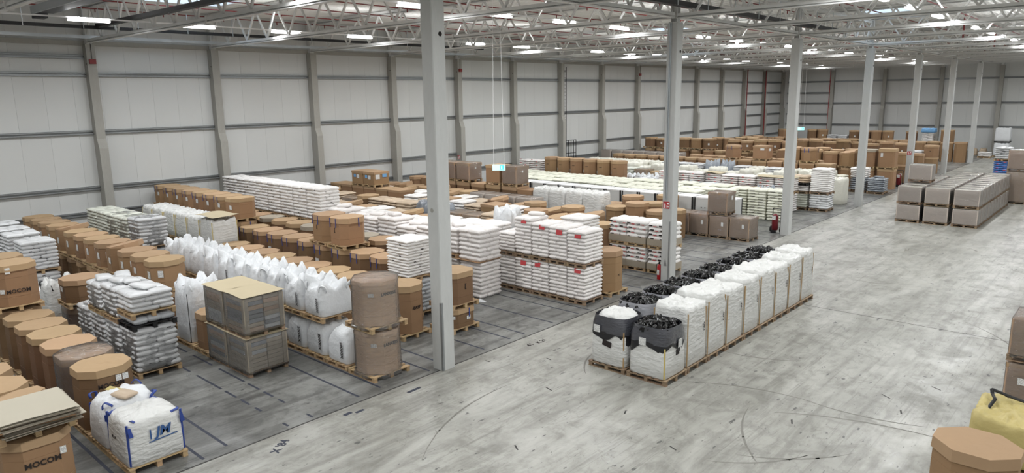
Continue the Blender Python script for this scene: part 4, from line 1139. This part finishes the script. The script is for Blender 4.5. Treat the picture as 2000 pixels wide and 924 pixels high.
# --- tan-lid row
R = Row('tan-lid row', 13.35)
R.col(-16.72, [('octa', 1.5, 'tall plain tan octagonal carton with printed logo', dict(text='-BASF', tz=.80, tface='+x', tsize=.13, cut=.34, lid=.2, wx=1.14, wy=1.14))], wx=1.16, y=13.45)
for k in range(9):
    R.col(-18.0 - 1.16 * k, [('octa', 1.38, 'tan octagonal carton with flat pale lid', dict(cut=.34, lidm='card_lid', body='card', pn=k < 3, torn=False, lid=.2))], wx=1.145)
for k in range(6):
    R.col(-28.55 - 1.2 * k, [('bag', 1.02, 'white wrapped bulk bag', dict(style='flat', mt='bag_film', wx=1.08, pn=False)), ('bag', 1.08, 'white wrapped bulk bag with yellow straps', dict(style='flat', mt='bag_film', wx=1.1, wy=1.12, strap='strap_yellow', pn=k < 3))], wx=1.12)
tag(obj('loose_sheet', sheet_mesh(1.3, 1.2, 'card_pale', 2, .008, .08), None, (-28.5, 13.3, 2.60), (0, .03, .1)), 'loose cardboard sheet lying on a yellow-strapped white bag', 'sheet')

# --- blue-strap row
R = Row('blue-strap row', 14.95)
R.col(-15.98, [('octa', .60, 'low brown octagonal carton with white labels', dict(cut=.22, straps=.3, labels=(('+x', .1, .28, .16, .12), ('c', 0, .35, .12, .1), ('c', -.12, .35, .1, .1)), lid=.16, body='card_dark')),
               ('octa', 1.0, 'brown octagonal carton beside the nearest column', dict(cut=.22, lid=.17, body='card_dark', text='[', tz=.55, tface='+x', tsize=.2))], wx=1.12, y=14.85)
R.col(-18.2, [('sacks', 1.1, 'grey-white wrapped sack stack', dict(mt='sack_grey', hs=.135, wx=1.1)), ('sacks', 1.24, 'tall square white sack stack', dict(mt='sack_white', hs=.094, wx=1.08, wy=1.14, prints='dots'))], wx=1.15)
for k in range(9):
    x = -19.4 - 1.15 * k
    it = [('octa', 1.72, 'brown octagonal carton with blue straps', dict(cut=.25, straps=.34, lid=.18, body='card_dark', labels=(('-y', -.12, 1.25, .22, .2),) if k in (3, 6) else (), pn=False))]
    if k in (2, 3): it.append(('octa', .98, 'tan octagonal carton with blue straps', dict(cut=.25, straps=.34, lid=.2, body='card', text='[', tz=.55, tface='-y', tsize=.18, pn=True)))
    R.col(x, it, wx=1.1)
for k in range(8):
    R.col(-29.7 - 1.08 * k, [('octa', 1.85, 'brown octagonal carton', dict(cut=.25, straps=.3, body='card_dark', pn=False)), ('octa', .88, 'tan octagonal carton with dark straps and label', dict(cut=.25, straps=.3 if k else None, lid=.16, labels=(('-y', .2, .5, .2, .18),), pn=k < 5))], wx=1.06)

# --- white long-stack row and the rows beside it
R = Row('octagonal row behind blue straps', 16.45)
for k in range(14):
    R.col(-19.2 - 1.18 * k, [('octa', 1.82, 'brown octagonal carton', dict(lidm='card_lid' if k % 3 else 'card_grey', cut=.33, pn=False, body='card_dark'))], wx=1.12)
R = Row('long white sack row', 18.18)
R.col(-18.08, [('sacks', 1.34, 'pinkish white sack stack', dict(mt='sack_pink', hs=.15, wx=1.12, wy=1.12, pal=False)), ('sacks', 1.16, 'pinkish white sack stack', dict(mt='sack_pink', hs=.165, wx=1.1, wy=1.12, pal=False))], wx=1.15)
tag(obj('slip_sheet', sheet_mesh(1.25, 1.2, 'card', 1, .006, .03), None, (-18.12, 18.15, 1.374)), 'brown slip sheet between the pinkish white sack stacks', 'sheet')
for k in range(7):
    R.col(-19.3 - 1.2 * k, [('sacks', 1.2, 'white sack stack', dict(mt='sack_pink', hs=.15, wx=1.12, wy=1.12, pn=False)), ('sacks', .95 - .12 * (k % 3), 'white sack stack with uneven top', dict(mt='sack_pink', hs=.15, wx=1.12, wy=1.12, pn=False, extra=1))], wx=1.15)
for k in range(8):
    R.col(-28.15 - 1.16 * k, [('sacks', 1.5, 'white sack stack', dict(mt='sack_white', detail=False, wx=1.12, pn=False)), ('sacks', 1.46, 'tall film-wrapped white sack stack', dict(mt='sack_white', hs=.15, wx=1.12, wy=1.14, prints='dots', detail=k < 6, pn=False))], wx=1.14)

# --- red-print row
R = Row('red-print sack row', 19.92)
for k, x in enumerate((-14.56, -15.38, -16.20, -17.02, -17.84)):
    up = (1.14, 1.2, 1.22, 1.36, .72)[k]
    R.col(x, [('sacks', 1.16, 'white sack stack with red print', dict(mt='sack_pink', hs=.13, wx=.80, wy=1.1, prints='red' if k in (0, 2, 3) else None, pm='wood_old')), ('sacks', up, 'white sack stack with red print', dict(mt='sack_pink', hs=.13, wx=.80, wy=1.1, prints='red' if k < 4 else None, extra=1 if k == 3 else 0, pm='wood_old'))], wx=.82)
for k in range(10):
    R.col(-19.1 - 1.18 * k, [('sacks', 1.1, 'white sack stack', dict(mt='sack_white', detail=False, wx=1.12, pn=False)), ('sacks', (.95, .9, .78, .7, .66, .6, .66, .6, .66, .5)[k], 'white sack stack', dict(mt='sack_white', hs=.14, wx=1.12, wy=1.12, detail=k < 6, pn=False, prints='red' if k in (8, 9) else None))], wx=1.14)
for k in range(5):
    R.col(-31.0 - 1.2 * k, [('sacks', 1.6, 'white sack stack', dict(mt='sack_white', detail=False, pn=False))], wx=1.14)

# --- row behind the red-print sacks
R = Row('row behind red-print sacks', 21.35)
R.col(-14.62, [('octa', 1.5, 'tall tan octagonal carton at the aisle', dict(cut=.33, lid=.2, wx=1.12, wy=1.12, labels=(), text='= |', tz=.6, tface='+x', tsize=.12))], wx=1.16)
R.col(-15.85, [('sacks', 1.35, 'white sack stack', dict(mt='sack_white', detail=False, pn=False)), ('sacks', 1.1, 'clean white sack stack', dict(mt='sack_white', hs=.12, wx=1.1, wy=1.1, pm='wood_old'))], wx=1.12)
R.col(-17.1, [('octa', 1.95, 'brown octagonal carton', dict(pn=False))], wx=1.12)
R.col(-18.35, [('octa', 1.9, 'brown octagonal carton', dict(pn=False, torn=True))], wx=1.12)
R.col(-19.6, [('bag', 2.45, 'leaning tall white bulk bag', dict(style='ears', mt='bag', wx=1.0, wy=1.0, pn=False))], wx=1.1)
for k in range(11):
    kind = k % 4
    d = [('octa', 1.8, 'torn brown octagonal carton', dict(torn=True, pn=False)), ('sacks', 1.75, 'brown paper sack stack', dict(mt='sack_kraft', hs=.14, detail=False, pn=False)), ('sacks', 1.8, 'white sack stack', dict(mt='sack_white', hs=.14, detail=False, pn=False)), ('octa', 1.75, 'brown octagonal carton', dict(pn=False))][kind]
    R.col(-20.9 - 1.2 * k, [d], wx=1.12)

R = Row('kraft sack row', 23.1)
for k in range(16):
    x = -17.0 - 1.2 * k
    d = [('octa', 1.95, 'brown octagonal carton', dict(pn=False, body='card_dark', torn=k % 2 == 1)), ('box', 1.75, 'film-wrapped brown carton', dict(body='card_film', film='film', labels=(('-y', .1, 1.3, .25, .2, 'paper'),), pn=False)),
         ('sacks', 1.9, 'brown paper sack stack', dict(mt='sack_kraft', hs=.14, detail=k < 10, pn=False))][0 if k < 3 else (1 if k in (5, 6, 7) else (2 if k in (3, 4, 8, 9, 10) else k % 3))]
    if k in (7, 8): d = ('bag', 2.1, 'dark grey bulk bag', dict(style='round', mt='sack_dark', wx=1.05, wy=1.1, pn=False))
    R.col(x, [d], wx=1.12)

# --- row beside the second column
R = Row('row beside second column', 25.45)
for k, x in enumerate((-14.55, -15.6, -16.5)):
    d = dict(mt='sack_white', hs=.17, wx=.92 if k < 2 else .82, wy=1.12, prints='black')
    out = R.col(x, [('sacks', .86, 'white sack stack with black and red print', d), ('sacks', .9, 'white sack stack with black and red print', d)], wx=.96 if k < 2 else .85)
    for o in out: obj('carton_tray', box_mesh('tray', d['wx'] + .05, 1.17, .26, 'card_grey'), o, (0, 0, 0))
for k in range(4):
    R.col(-17.75 - 1.25 * k, [('octa', 1.55 + .25 * (k % 2), 'brown octagonal carton', dict(pn=False, torn=k == 2))], wx=1.12)
for k in range(7):
    d = [('sacks', 1.8, 'white sack stack', dict(mt='sack_white', hs=.15, detail=False, pn=False)), ('box', 1.85, 'brown carton with pale lid', dict(labels=(('-y', .2, 1.5, .2, .2, 'paper'), ('+x', 0, 1.5, .35, .2, 'paper_blue')), pn=False)), ('sacks', 1.7, 'brown paper sack stack', dict(mt='sack_kraft', detail=False, pn=False))][k % 3]
    R.col(-22.9 - 1.2 * k, [d], wx=1.12)
for k, x in enumerate((-31.5, -32.6)):
    R.col(x, [('box', 2.0, 'brown carton', dict(pn=False))], wx=1.1)
for k, x in enumerate((-33.75, -34.85)):
    R.col(x, [('box', 2.0, 'brown carton', dict(pn=False)), ('box', .74, 'clean brown carton with blue and white labels', dict(lid=.14, labels=(('-y', -.2, .45, .22, .18, 'paper_blue'), ('-y', .1, .42, .24, .22, 'paper'), ('+x', .2, .5, .3, .2, 'paper_blue'), ('+x', -.3, .45, .3, .26, 'paper')), pn=True))], wx=1.1)
for k, x in enumerate((-36.0, -37.1)):
    R.col(x, [('box', 2.02, 'brown carton with blue and white labels', dict(labels=(('-y', .1, 1.5, .35, .22, 'paper_blue'),), pn=False))], wx=1.08)

# --- rows between the second column and the wrapped brown cartons
R = Row('open carton row', 27.2)
for k in range(9):
    x = -25.6 - 1.25 * k
    d = [('octa', 1.75, 'torn open brown octagonal carton', dict(torn=True, pn=False, body='card_dark')), ('sacks', 1.6, 'brown paper sack stack', dict(mt='sack_kraft', detail=False, pn=False)), ('sacks', 1.7, 'white sack stack', dict(mt='sack_white', detail=False, pn=False))][k % 3]
    R.col(x, [d], wx=1.12)
for k in range(5):
    R.col(-19.5 - 1.2 * k, [('octa', 1.5 + .3 * (k % 2), 'brown octagonal carton', dict(pn=False, torn=k % 2 == 0))], wx=1.12, y=27.3)
R = Row('film-wrapped brown row', 28.85)
for k in range(11):
    x = -24.8 - 1.18 * k
    d = ('box', 1.72, 'film-wrapped pinkish brown carton', dict(body='card_pink', lid=0, film='film', labels=(('-y', .2, .9, .25, .3, 'paper'),) if k % 2 else (), pn=False)) if k < 4 else ('octa', 1.7, 'brown octagonal carton', dict(torn=k % 3 == 0, pn=False))
    R.col(x, [d], wx=1.12)

R = Row('red-logo bag row', 30.55)
for k in range(3):
    R.col(-17.9 - 1.2 * k, [('octa', 1.45 + .3 * (k % 2), 'brown octagonal carton', dict(pn=False, lidm='card_lid'))], wx=1.12)
for k in range(4):
    tt = R.col(-21.6 - 1.15 * k, [('bag', 2.1, 'white film-covered bulk bag', dict(style='flat', mt='bag_film', wx=1.12, wy=1.12, pn=False))], wx=1.14)[0]
    if k < 2: obj('red_logo', MB().tube([(.12 * math.cos(a * .4), 0, .12 * math.sin(a * .4)) for a in range(9)], .03, 5).mesh('logo', 'red'), tt, (.1, -.58, 1.0))
for k, x in enumerate((-27.35, -28.65, -29.9, -31.15, -32.4, -33.6)):
    it = [('box', 1.98, 'brown carton with flat lid', dict(lid=.2, pn=False, body='card_dark'))]
    if k != 2: it.append(('box', 1.0, 'film-wrapped brown carton', dict(body='card_film' if k != 1 else 'card', lid=.16, film='film' if k != 1 else None, pn=True, labels=(('+x', 0, .7, .12, .12, 'paper'),))))
    R.col(x, it, wx=1.15)
R.col(-26.2, [('box', 1.9, 'brown carton with black print bars', dict(lid=0, labels=(('-y', 0, 1.6, .8, .03, 'ink'), ('-y', 0, 1.1, .8, .03, 'ink'), ('-y', .2, 1.0, .4, .1, 'ink')), pn=False))], wx=1.12)
for k in range(3):
    R.col(-34.85 - 1.12 * k, [('octa', 2.0, 'brown octagonal carton by the wall', dict(pn=False, torn=k == 0))], wx=1.08)

R = Row('lidded carton row', 32.2)
for k in range(6):
    R.col(-17.9 - 1.25 * k, [('octa', 1.3 + .25 * (k % 3), 'brown octagonal carton with flat lid', dict(pn=False, cut=.33))], wx=1.12)

# --- wrapped brown cartons at the aisle
R = Row('wrapped brown carton row', 33.75)
for k, x in enumerate((-14.85, -15.95, -17.05, -18.1)):
    it = [('box', 1.0, 'film-wrapped brown carton', dict(body='card_film', lid=.1, lidm='card_film', film='film_heavy', labels=(('-y', .2, .6, .12, .2, 'paper'),), pm='wood_old', wx=1.04, wy=1.14))]
    if k == 1: it.append(('box', .98, 'tilted film-wrapped brown carton', dict(body='card_film', lid=.12, film='film_heavy', labels=(('+x', .1, .7, .2, .2, 'paper'),), pm='wood_old', wx=1.1, wy=1.14, dx=-.15, rz=.06)))
    R.col(x, it, wx=1.06, y=33.75)
R.col(-19.2, [('octa', 1.75, 'brown octagonal carton', dict(pn=False))], wx=1.1)

R = Row('grey strapped carton row', 35.4)
for k in range(15):
    R.col(-16.5 - 1.16 * k, [('box', 1.62, 'pale grey carton with black corner posts', dict(body='panel', lid=.06, lidm='white', straps='plastic_dark', wx=1.06, wy=1.12, pn=False, text='= - =' if k % 2 else None, tz=1.2, tsize=.14))], wx=1.08)
for Rn, yy, xa, nn in (('first pale yellow sack row', 37.1, -19.5, 13), ('second pale yellow sack row', 38.65, -18.2, 14), ('third pale yellow sack row', 40.2, -15.6, 17)):
    R = Row(Rn, yy)
    for k in range(nn):
        R.col(xa - 1.18 * k, [('sacks', 1.62 + rnd.uniform(-.04, .05), 'pale yellowish sack stack', dict(mt='sack_yellow', hs=.165, wx=1.14, wy=1.2, detail=(k < 2 and yy > 40), prints='marks' if (k < 2 and yy > 40) else None, pn=False))], wx=1.15)
R = Row('tall tan octagonal row', 41.85)
for k in range(8):
    d = [('bag', 1.3, 'grey bulk bag', dict(style='ears', mt='bag_grey', pn=False)), ('box', 1.45, 'film-wrapped brown carton', dict(body='card_film', film='film', pn=False)), ('octa', 1.1, 'brown octagonal carton', dict(pn=False)), ('sacks', 1.5, 'silver sack stack', dict(mt='sack_silver', detail=False, pn=False))][k % 4]
    R.col(-17.2 - 1.2 * k, [d], wx=1.12)
for k in range(6):
    R.col(-27.7 - 1.2 * k, [('octa', 1.15, 'brown octagonal carton', dict(pn=False)), ('octa', 1.25, 'tan octagonal carton with dark print', dict(text='-===', tz=.75, tface='-y', tsize=.12, cut=.33, lid=.18, pn=False, labels=(('-c', 0, .4, .14, .2),)))], wx=1.14)
for k in range(3):
    R.col(-35.0 - 1.1 * k, [('sacks', 1.1, 'pinkish white sack stack', dict(mt='sack_pink', detail=False, pn=False)), ('sacks', 1.0, 'pinkish white sack stack', dict(mt='sack_pink', hs=.14, detail=False, prints='redtop', pn=False))], wx=1.08)
R = Row('red-dot sack row', 43.6)
for k in range(8):
    R.col(-16.6 - 1.16 * k, [('sacks', .95, 'white sack stack', dict(mt='sack_white', hs=.14, detail=False, prints='redtop', pn=False)), ('sacks', .82, 'white sack stack with small red marks', dict(mt='sack_pink', hs=.14, detail=False, prints='redtop', pn=False))], wx=1.12)
for k, x in enumerate((-16.6, -17.76, -21.3)):
    tag(obj('loose_sheet', sheet_mesh(1.25, 1.25, 'card_pale', k, .008, .08), None, (x, 43.6, 2.11 + .01 * k)), f"pale cardboard sheet on red-dot sacks, {ORD[k]} from the aisle", 'sheet', 'sheets on red-dot sacks')
for k in range(10):
    R.col(-26.2 - 1.15 * k, [('bag', 1.35, 'white bulk bag with knotted top', dict(style='ears', mt='bag', wx=1.06, loops='bag', pn=False))], wx=1.1)

# --- silver sacks near the fourth column
R = Row('silver sack row', 45.25)
R.col(-15.0, [('sacks', .88, 'silver-blue sack stack', dict(mt='sack_silver', hs=.15, wx=1.1, wy=1.15, pm='wood_old')), ('sacks', 1.42, 'tall white sack stack on a carton tray', dict(mt='sack_white', hs=.118, wx=1.16, wy=1.15, pm='wood_old'))], wx=1.16)
R.col(-16.25, [('sacks', .86, 'silver-green sack stack', dict(mt='sack_green', hs=.15, wx=1.1, pm='wood_old')), ('sacks', .35, 'low white sack stack', dict(mt='sack_white', hs=.12, detail=False, pm='wood_old')), ('sacks', .42, 'low brown-white sack stack', dict(mt='sack_kraft', hs=.14, detail=False, pm='plastic_dark'))], wx=1.14)
for k in range(9):
    d = [('sacks', 1.6, 'silver sack stack', dict(mt='sack_silver', detail=False, pn=False)), ('bag', 1.3, 'white bulk bag', dict(style='ears', mt='bag', pn=False)), ('box', 1.35, 'film-wrapped brown carton', dict(body='card_film', film='film', pn=False))][k % 3]
    R.col(-17.8 - 1.2 * k, [d], wx=1.12)
R = Row('mixed row behind silver sacks', 47.0)
for k in range(10):
    d = [('box', 1.5, 'film-wrapped brown carton', dict(body='card_film', film='film', pn=False)), ('sacks', 1.55, 'silver-green sack stack', dict(mt='sack_green', detail=False, pn=False)), ('octa', 1.4, 'brown octagonal carton', dict(pn=False))][(k + 1) % 3]
    R.col(-19.2 - 1.2 * k, [d], wx=1.12)
R = Row('cream bag row', 48.7)
for k in range(17):
    R.col(-15.2 - 1.2 * k, [('bag', 1.55 + .25 * (k % 2), 'cream white bulk bag', dict(style='flat', mt='bag_cream', wx=1.12, wy=1.15, pn=False))], wx=1.12)
R = Row('cream and silver row', 50.5)
for k in range(17):
    d = ('bag', 1.8, 'cream white bulk bag', dict(style='flat', mt='bag_cream', wx=1.12, wy=1.15, pn=False)) if k > 10 or k in (0, 1, 2, 4) else (('bag', 1.9, 'grey bulk bag', dict(style='ears', mt='bag_grey', pn=False)) if k in (6, 7) else ('sacks', 1.8, 'silver sack stack', dict(mt='sack_silver', detail=False, pn=False)))
    R.col(-16.5 - 1.2 * k, [d], wx=1.12)
R = Row('stacked carton row', 52.3)
for k in range(16):
    it = [('box', 2.1, 'brown carton', dict(pn=False))] if k < 7 else [('octa', 2.05, 'brown octagonal carton', dict(pn=False))]
    if k == 4: it.append(('box', .95, 'clean brown carton with white labels on a pallet', dict(labels=(('+x', 0, .65, .4, .2, 'paper'), ('-y', .2, .7, .3, .15, 'paper')))))
    if k in (1, 2, 6): it.append(('octa', .9, 'brown octagonal carton', dict(pn=False, straps=.3)))
    R.col(-17.2 - 1.16 * k, it, wx=1.12)
R = Row('film-wrapped row before tan cartons', 54.2)
for k in range(7):
    R.col(-30.0 - 1.16 * k, [('box', 2.2, 'film-wrapped grey-brown carton', dict(body='card_pink', lid=0, film='film', pn=False))], wx=1.08)
for k in range(9):
    R.col(-18.6 - 1.2 * k, [('octa', 2.1, 'brown octagonal carton', dict(pn=False))], wx=1.12)

# --- dark sacks and cartons near the fourth and fifth columns
R = Row('dark sack row', 55.3)
R.col(-14.5, [('sacks', .95, 'dark glossy sack stack', dict(mt='sack_dark', hs=.14, wx=1.16, wy=1.2, pm='wood_old', extra=2))], wx=1.16)
R.col(-15.8, [('sacks', .9, 'dark glossy sack stack', dict(mt='sack_dark', hs=.14, detail=False, pm='wood_old')), ('sacks', .7, 'crumpled white sack stack', dict(mt='sack_white', hs=.14, detail=False, pal=False))], wx=1.15, y=55.6)
R.col(-17.2, [('sacks', 1.0, 'pale sack stack', dict(mt='sack_yellow', hs=.14, detail=False, pm='wood_old'))], wx=1.15)
R = Row('tall carton pair row', 58.4)
R.col(-14.75, [('octa', 1.35, 'brown carton', dict(cut=.12, pn=False)), ('octa', 1.35, 'tall brown carton with white label', dict(cut=.12, lid=.2, labels=(('-y', -.3, .9, .16, .3),), pn=False))], wx=1.2)
R.col(-16.1, [('octa', 1.35, 'brown carton', dict(cut=.12, pn=False)), ('octa', 1.25, 'brown carton with grey top', dict(cut=.12, lidm='card_grey', pn=False))], wx=1.2)
for k in range(5):
    R.col(-17.6 - 1.25 * k, [('octa', 1.3, 'brown octagonal carton', dict(pn=False)), ('octa', 1.0, 'brown octagonal carton', dict(pn=False, torn=k % 2 == 0))], wx=1.15)
for yy, nm, xa, nn, h1, h2 in ((60.6, 'tan octagonal row past wrapped cartons', -23.0, 12, 2.0, .85), (63.2, 'carton row near fifth column', -15.0, 9, 1.35, .85), (65.4, 'second carton row near fifth column', -14.4, 8, 2.05, 0), (68.6, 'double carton row far back', -17.5, 14, 1.35, 1.2), (71.5, 'carton row near sixth column', -14.6, 12, 1.3, .95), (76.0, 'second carton row near sixth column', -16.5, 16, 1.35, 1.0),
                           (84.4, 'far carton row near last column', -14.65, 19, 1.85, 0), (90.4, 'farthest carton row by end wall', -20.6, 13, 1.4, 1.1)):
    R = Row(nm, yy)
    for k in range(nn):
        x = xa - 1.22 * k
        if x < -37.2: break
        r = random.Random(k * 7 + int(yy))
        lab = (('-y', .2, h1 * .5, .16, .18),) if r.random() < .5 else ()
        it = [('octa', h1 + r.uniform(-.05, .05), 'brown octagonal carton', dict(cut=.28, pn=False, body=r.choice(['card', 'card_dark']), labels=lab))]
        q = r.random()
        if h2 and q < .72: it.append(('octa', h2 + r.uniform(-.05, .08), 'brown octagonal carton', dict(cut=.28, pn=False, labels=(('-y', .2, h2 * .45, .16, .18),) if r.random() < .5 else (), body=r.choice(['card', 'card_dark']), text='-' if r.random() < .5 else None, tz=.55, tface='-y', tsize=.3)))
        elif h2 and q < .9: it.append(('sacks', .45, 'low white sack stack', dict(mt='sack_silver', detail=False, pn=False)))
        R.col(x, it, wx=1.14)
R.col(-20.0 + .8, [('octa', 1.3, 'brown octagonal carton', dict(pn=False))], wx=1.14)
R = Row('blue-topped stack by end wall', 88.0)
R.col(-18.4, [('box', 1.55, 'brown carton', dict(pn=False)), ('sacks', .95, 'white sack stack with blue cover', dict(mt='sack_white', detail=False, pn=False))], wx=1.15)
tag(obj('blue_cover', bag_body(1.3, 1.3, .4, 'flat', 'paper_blue', 2), None, (-18.4, 88.0, 2.78)), 'bright blue plastic cover on a far sack stack', 'cover')
R.col(-16.6, [('box', 1.5, 'brown carton', dict(pn=False)), ('box', 1.3, 'tall brown carton with label', dict(pn=False, labels=(('-y', 0, .6, .2, .2, 'paper'),)))], wx=1.15)

# --- bulk bags standing in the aisle
R = Row('left file of aisle bags', 0, ref='from the viewer')
for k in range(9):
    R.y = 15.52 + 1.17 * k
    bl = 'zigwhite' if k == 0 else 'cap'
    ds = 'white-topped bulk bag with grey and black film' if k == 0 else 'bulk bag with crinkled black film cap'
    R.wy = 1.12
    tt = R.col(-10.22, [('bag', 1.42 if k == 0 else 1.56, ds, dict(style='round', mt='bag_film', wx=1.1, wy=1.08, seed=k % 4, black=bl, strap=None, pn=True, pm='wood_old'))], wx=1.16)[0]
    if k == 0:
        obj('seam_strap', box_mesh('strap', .035, .035, .95, 'strap_tan'), tt, (.492, -.484, .02), (0, 0, math.pi / 4)); sticker(tt, .2, .2, '-y', (-.28, -.60, .98))
        letters(tt, '43813', .1, '+x', (.585, -.2, .7), spin=-math.pi / 2)
        obj('patch', label_mesh(.28, .16, 'ink'), tt, (.02, -.563, .6), (0, .2, 0))
R = Row('right file of aisle bags', 0, ref='from the viewer')
for k in range(9):
    R.y = 15.52 + 1.15 * k; R.wy = 1.12
    if k == 0:
        tt = R.col(-9.0, [('bag', 1.42, 'front bulk bag with black film cap and skirt', dict(style='round', mt='bag_film', wx=1.1, wy=1.1, seed=1, black='zig', pm='wood_old'))], wx=1.18)[0]
        obj('seam_strap', box_mesh('strap', .04, .04, .8, 'strap_yellow'), tt, (.495, -.495, .02), (0, 0, math.pi / 4))
        sticker(tt, .2, .2, '-y', (-.1, -.585, .92)); sticker(tt, .2, .22, '+x', (.60, .1, .86))
        obj('patch', label_mesh(.24, .14, 'ink'), tt, (.565, .08, .62), (0, 0, math.pi / 2))
    else:
        tt = R.col(-9.0, [('bag', 1.62 + .05 * (k % 3) - (.05 if k == 1 else 0), 'tall white bulk bag with tan straps', dict(style='flat', mt='bag_film', wx=1.07, wy=1.05, seed=k % 4, strap='strap_tan', loops='strap_tan', loop_h=.1, pm='wood_old'))], wx=1.16)[0]
        letters(tt, '43813', .1, '+x', (.567, .3, .95), spin=-math.pi / 2)

# --- film-wrapped carton block standing in the aisle further back
for c, (xx, nm) in enumerate(((-9.85, 'left'), (-8.48, 'middle'), (-7.1, 'right'))):
    R = Row(f"{nm} file of wrapped carton block", 0, ref='from the viewer')
    for k in range(10):
        R.y = 44.35 + 1.03 * k; R.wy = .98
        d = dict(body='card_pink', lid=0, top='pad_pale', film='film', wx=1.2, wy=.96, pn=k < 2 or c == 2, pm='wood_old')
        it = [('box', .82, 'film-wrapped pale brown carton', d)]
        if not (c == 0 and k > 6): it.append(('box', .84, 'film-wrapped pale brown carton', dict(d, slot=(k + c) % 2 == 0)))
        if c == 0 and k == 2: it.append(('box', .84, 'single raised film-wrapped carton', d))
        R.col(xx, it, wx=1.22)

# --- right edge of the picture
R = Row('right picture edge', 13.45, ref='from the viewer')
tt = R.col(-1.62, [('octa', 1.26, 'large tan octagonal carton', dict(label='large tan octagonal carton at the bottom right corner', wx=1.32, wy=1.32, cut=.36, lid=.2, body='card', lidm='card_lid', text="'7m", tz=.75, tface='-y', tsize=.2))], wx=1.3, y=13.4)[0]
tt = R.col(-1.45, [('bag', .86, 'yellow bulk bag', dict(label='yellow bulk bag with black handles at the right edge', style='flat', mt='bag_yellow', wx=1.25, wy=1.5, seed=2, loops=None))], wx=1.2, y=16.3)[0]
b = MB(); b.tube([(-.62, -.35, .3), (-.55, -.32, .62), (-.40, -.22, .84), (-.33, .1, .97), (-.42, .42, .95), (-.45, .5, 1.02)], .035, 6); obj('black_handle', b.mesh('handle', 'black'), tt)
b = MB(); b.tube([(-.45, .5, 1.02), (-.1, .45, .96), (.3, .3, .95), (.6, .1, .8)], .03, 6); obj('black_handle', b.mesh('handle', 'black'), tt)
R.col(-1.38, [('box', .95, 'film-wrapped brown carton', dict(body='card_film', lid=.1, film='film_heavy', labels=(('-y', -.2, .55, .22, .16, 'paper'),), pm='wood_old', wx=1.14, wy=1.14)), ('box', .86, 'open film-wrapped brown carton', dict(body='card_film', lid=0, film='film_heavy', pm='wood_old', wx=1.1, wy=1.1))], wx=1.16, y=19.55)
R.col(-6.3, [('box', 1.9, 'tall film-wrapped brown carton', dict(body='card_film', lid=0, film='film_heavy', wx=1.2, wy=1.1, pm='wood_old')), ('box', 1.2, 'film-wrapped brown carton with white top', dict(body='card_film', lid=0, top='white', film='film_heavy', wx=1.15, wy=1.1, pm='wood_old'))], wx=1.2, y=55.6)
R.col(-8.3, [('sacks', 1.85, 'blue and white sack stack', dict(mt='sack_blue', hs=.14, detail=False, wx=1.0, wy=1.1, prints='redtop')), ('sacks', .85, 'pale blue sack stack', dict(mt='sack_silver', hs=.14, detail=False, wx=1.0, wy=1.1))], wx=1.08, y=64.0)
R.col(-12.4, [('bag', 1.35, 'large white bulk bag by the end wall', dict(style='flat', mt='bag', wx=1.4, wy=1.2)), ('bag', 1.4, 'large white bulk bag by the end wall', dict(style='flat', mt='bag', wx=1.4, wy=1.2, pm='plastic_dark'))], wx=1.45, y=93.6)
for k, x in enumerate((-14.3, -14.45)):
    tag(obj('wrapped_bale', bag_body(.7, .7, .75, 'round', 'sack_kraft', k), None, (x - .7 * k, 95.0 - .2 * k, 0)), f"{'left' if k else 'right'} brown wrapped bale on the floor at the end wall", 'bale')
R.col(-13.6, [('sacks', .45, 'low white sack stack by the end wall', dict(mt='sack_white', detail=False))], wx=1.2, y=91.5)
t = thing('plastic_scrap', 'scrap of white plastic film on floor by pinkish sacks', 'litter', (-17.35, 17.5, 0))
obj('scrap', sheet_mesh(.5, .3, 'bag', 1, .004, .12), t)
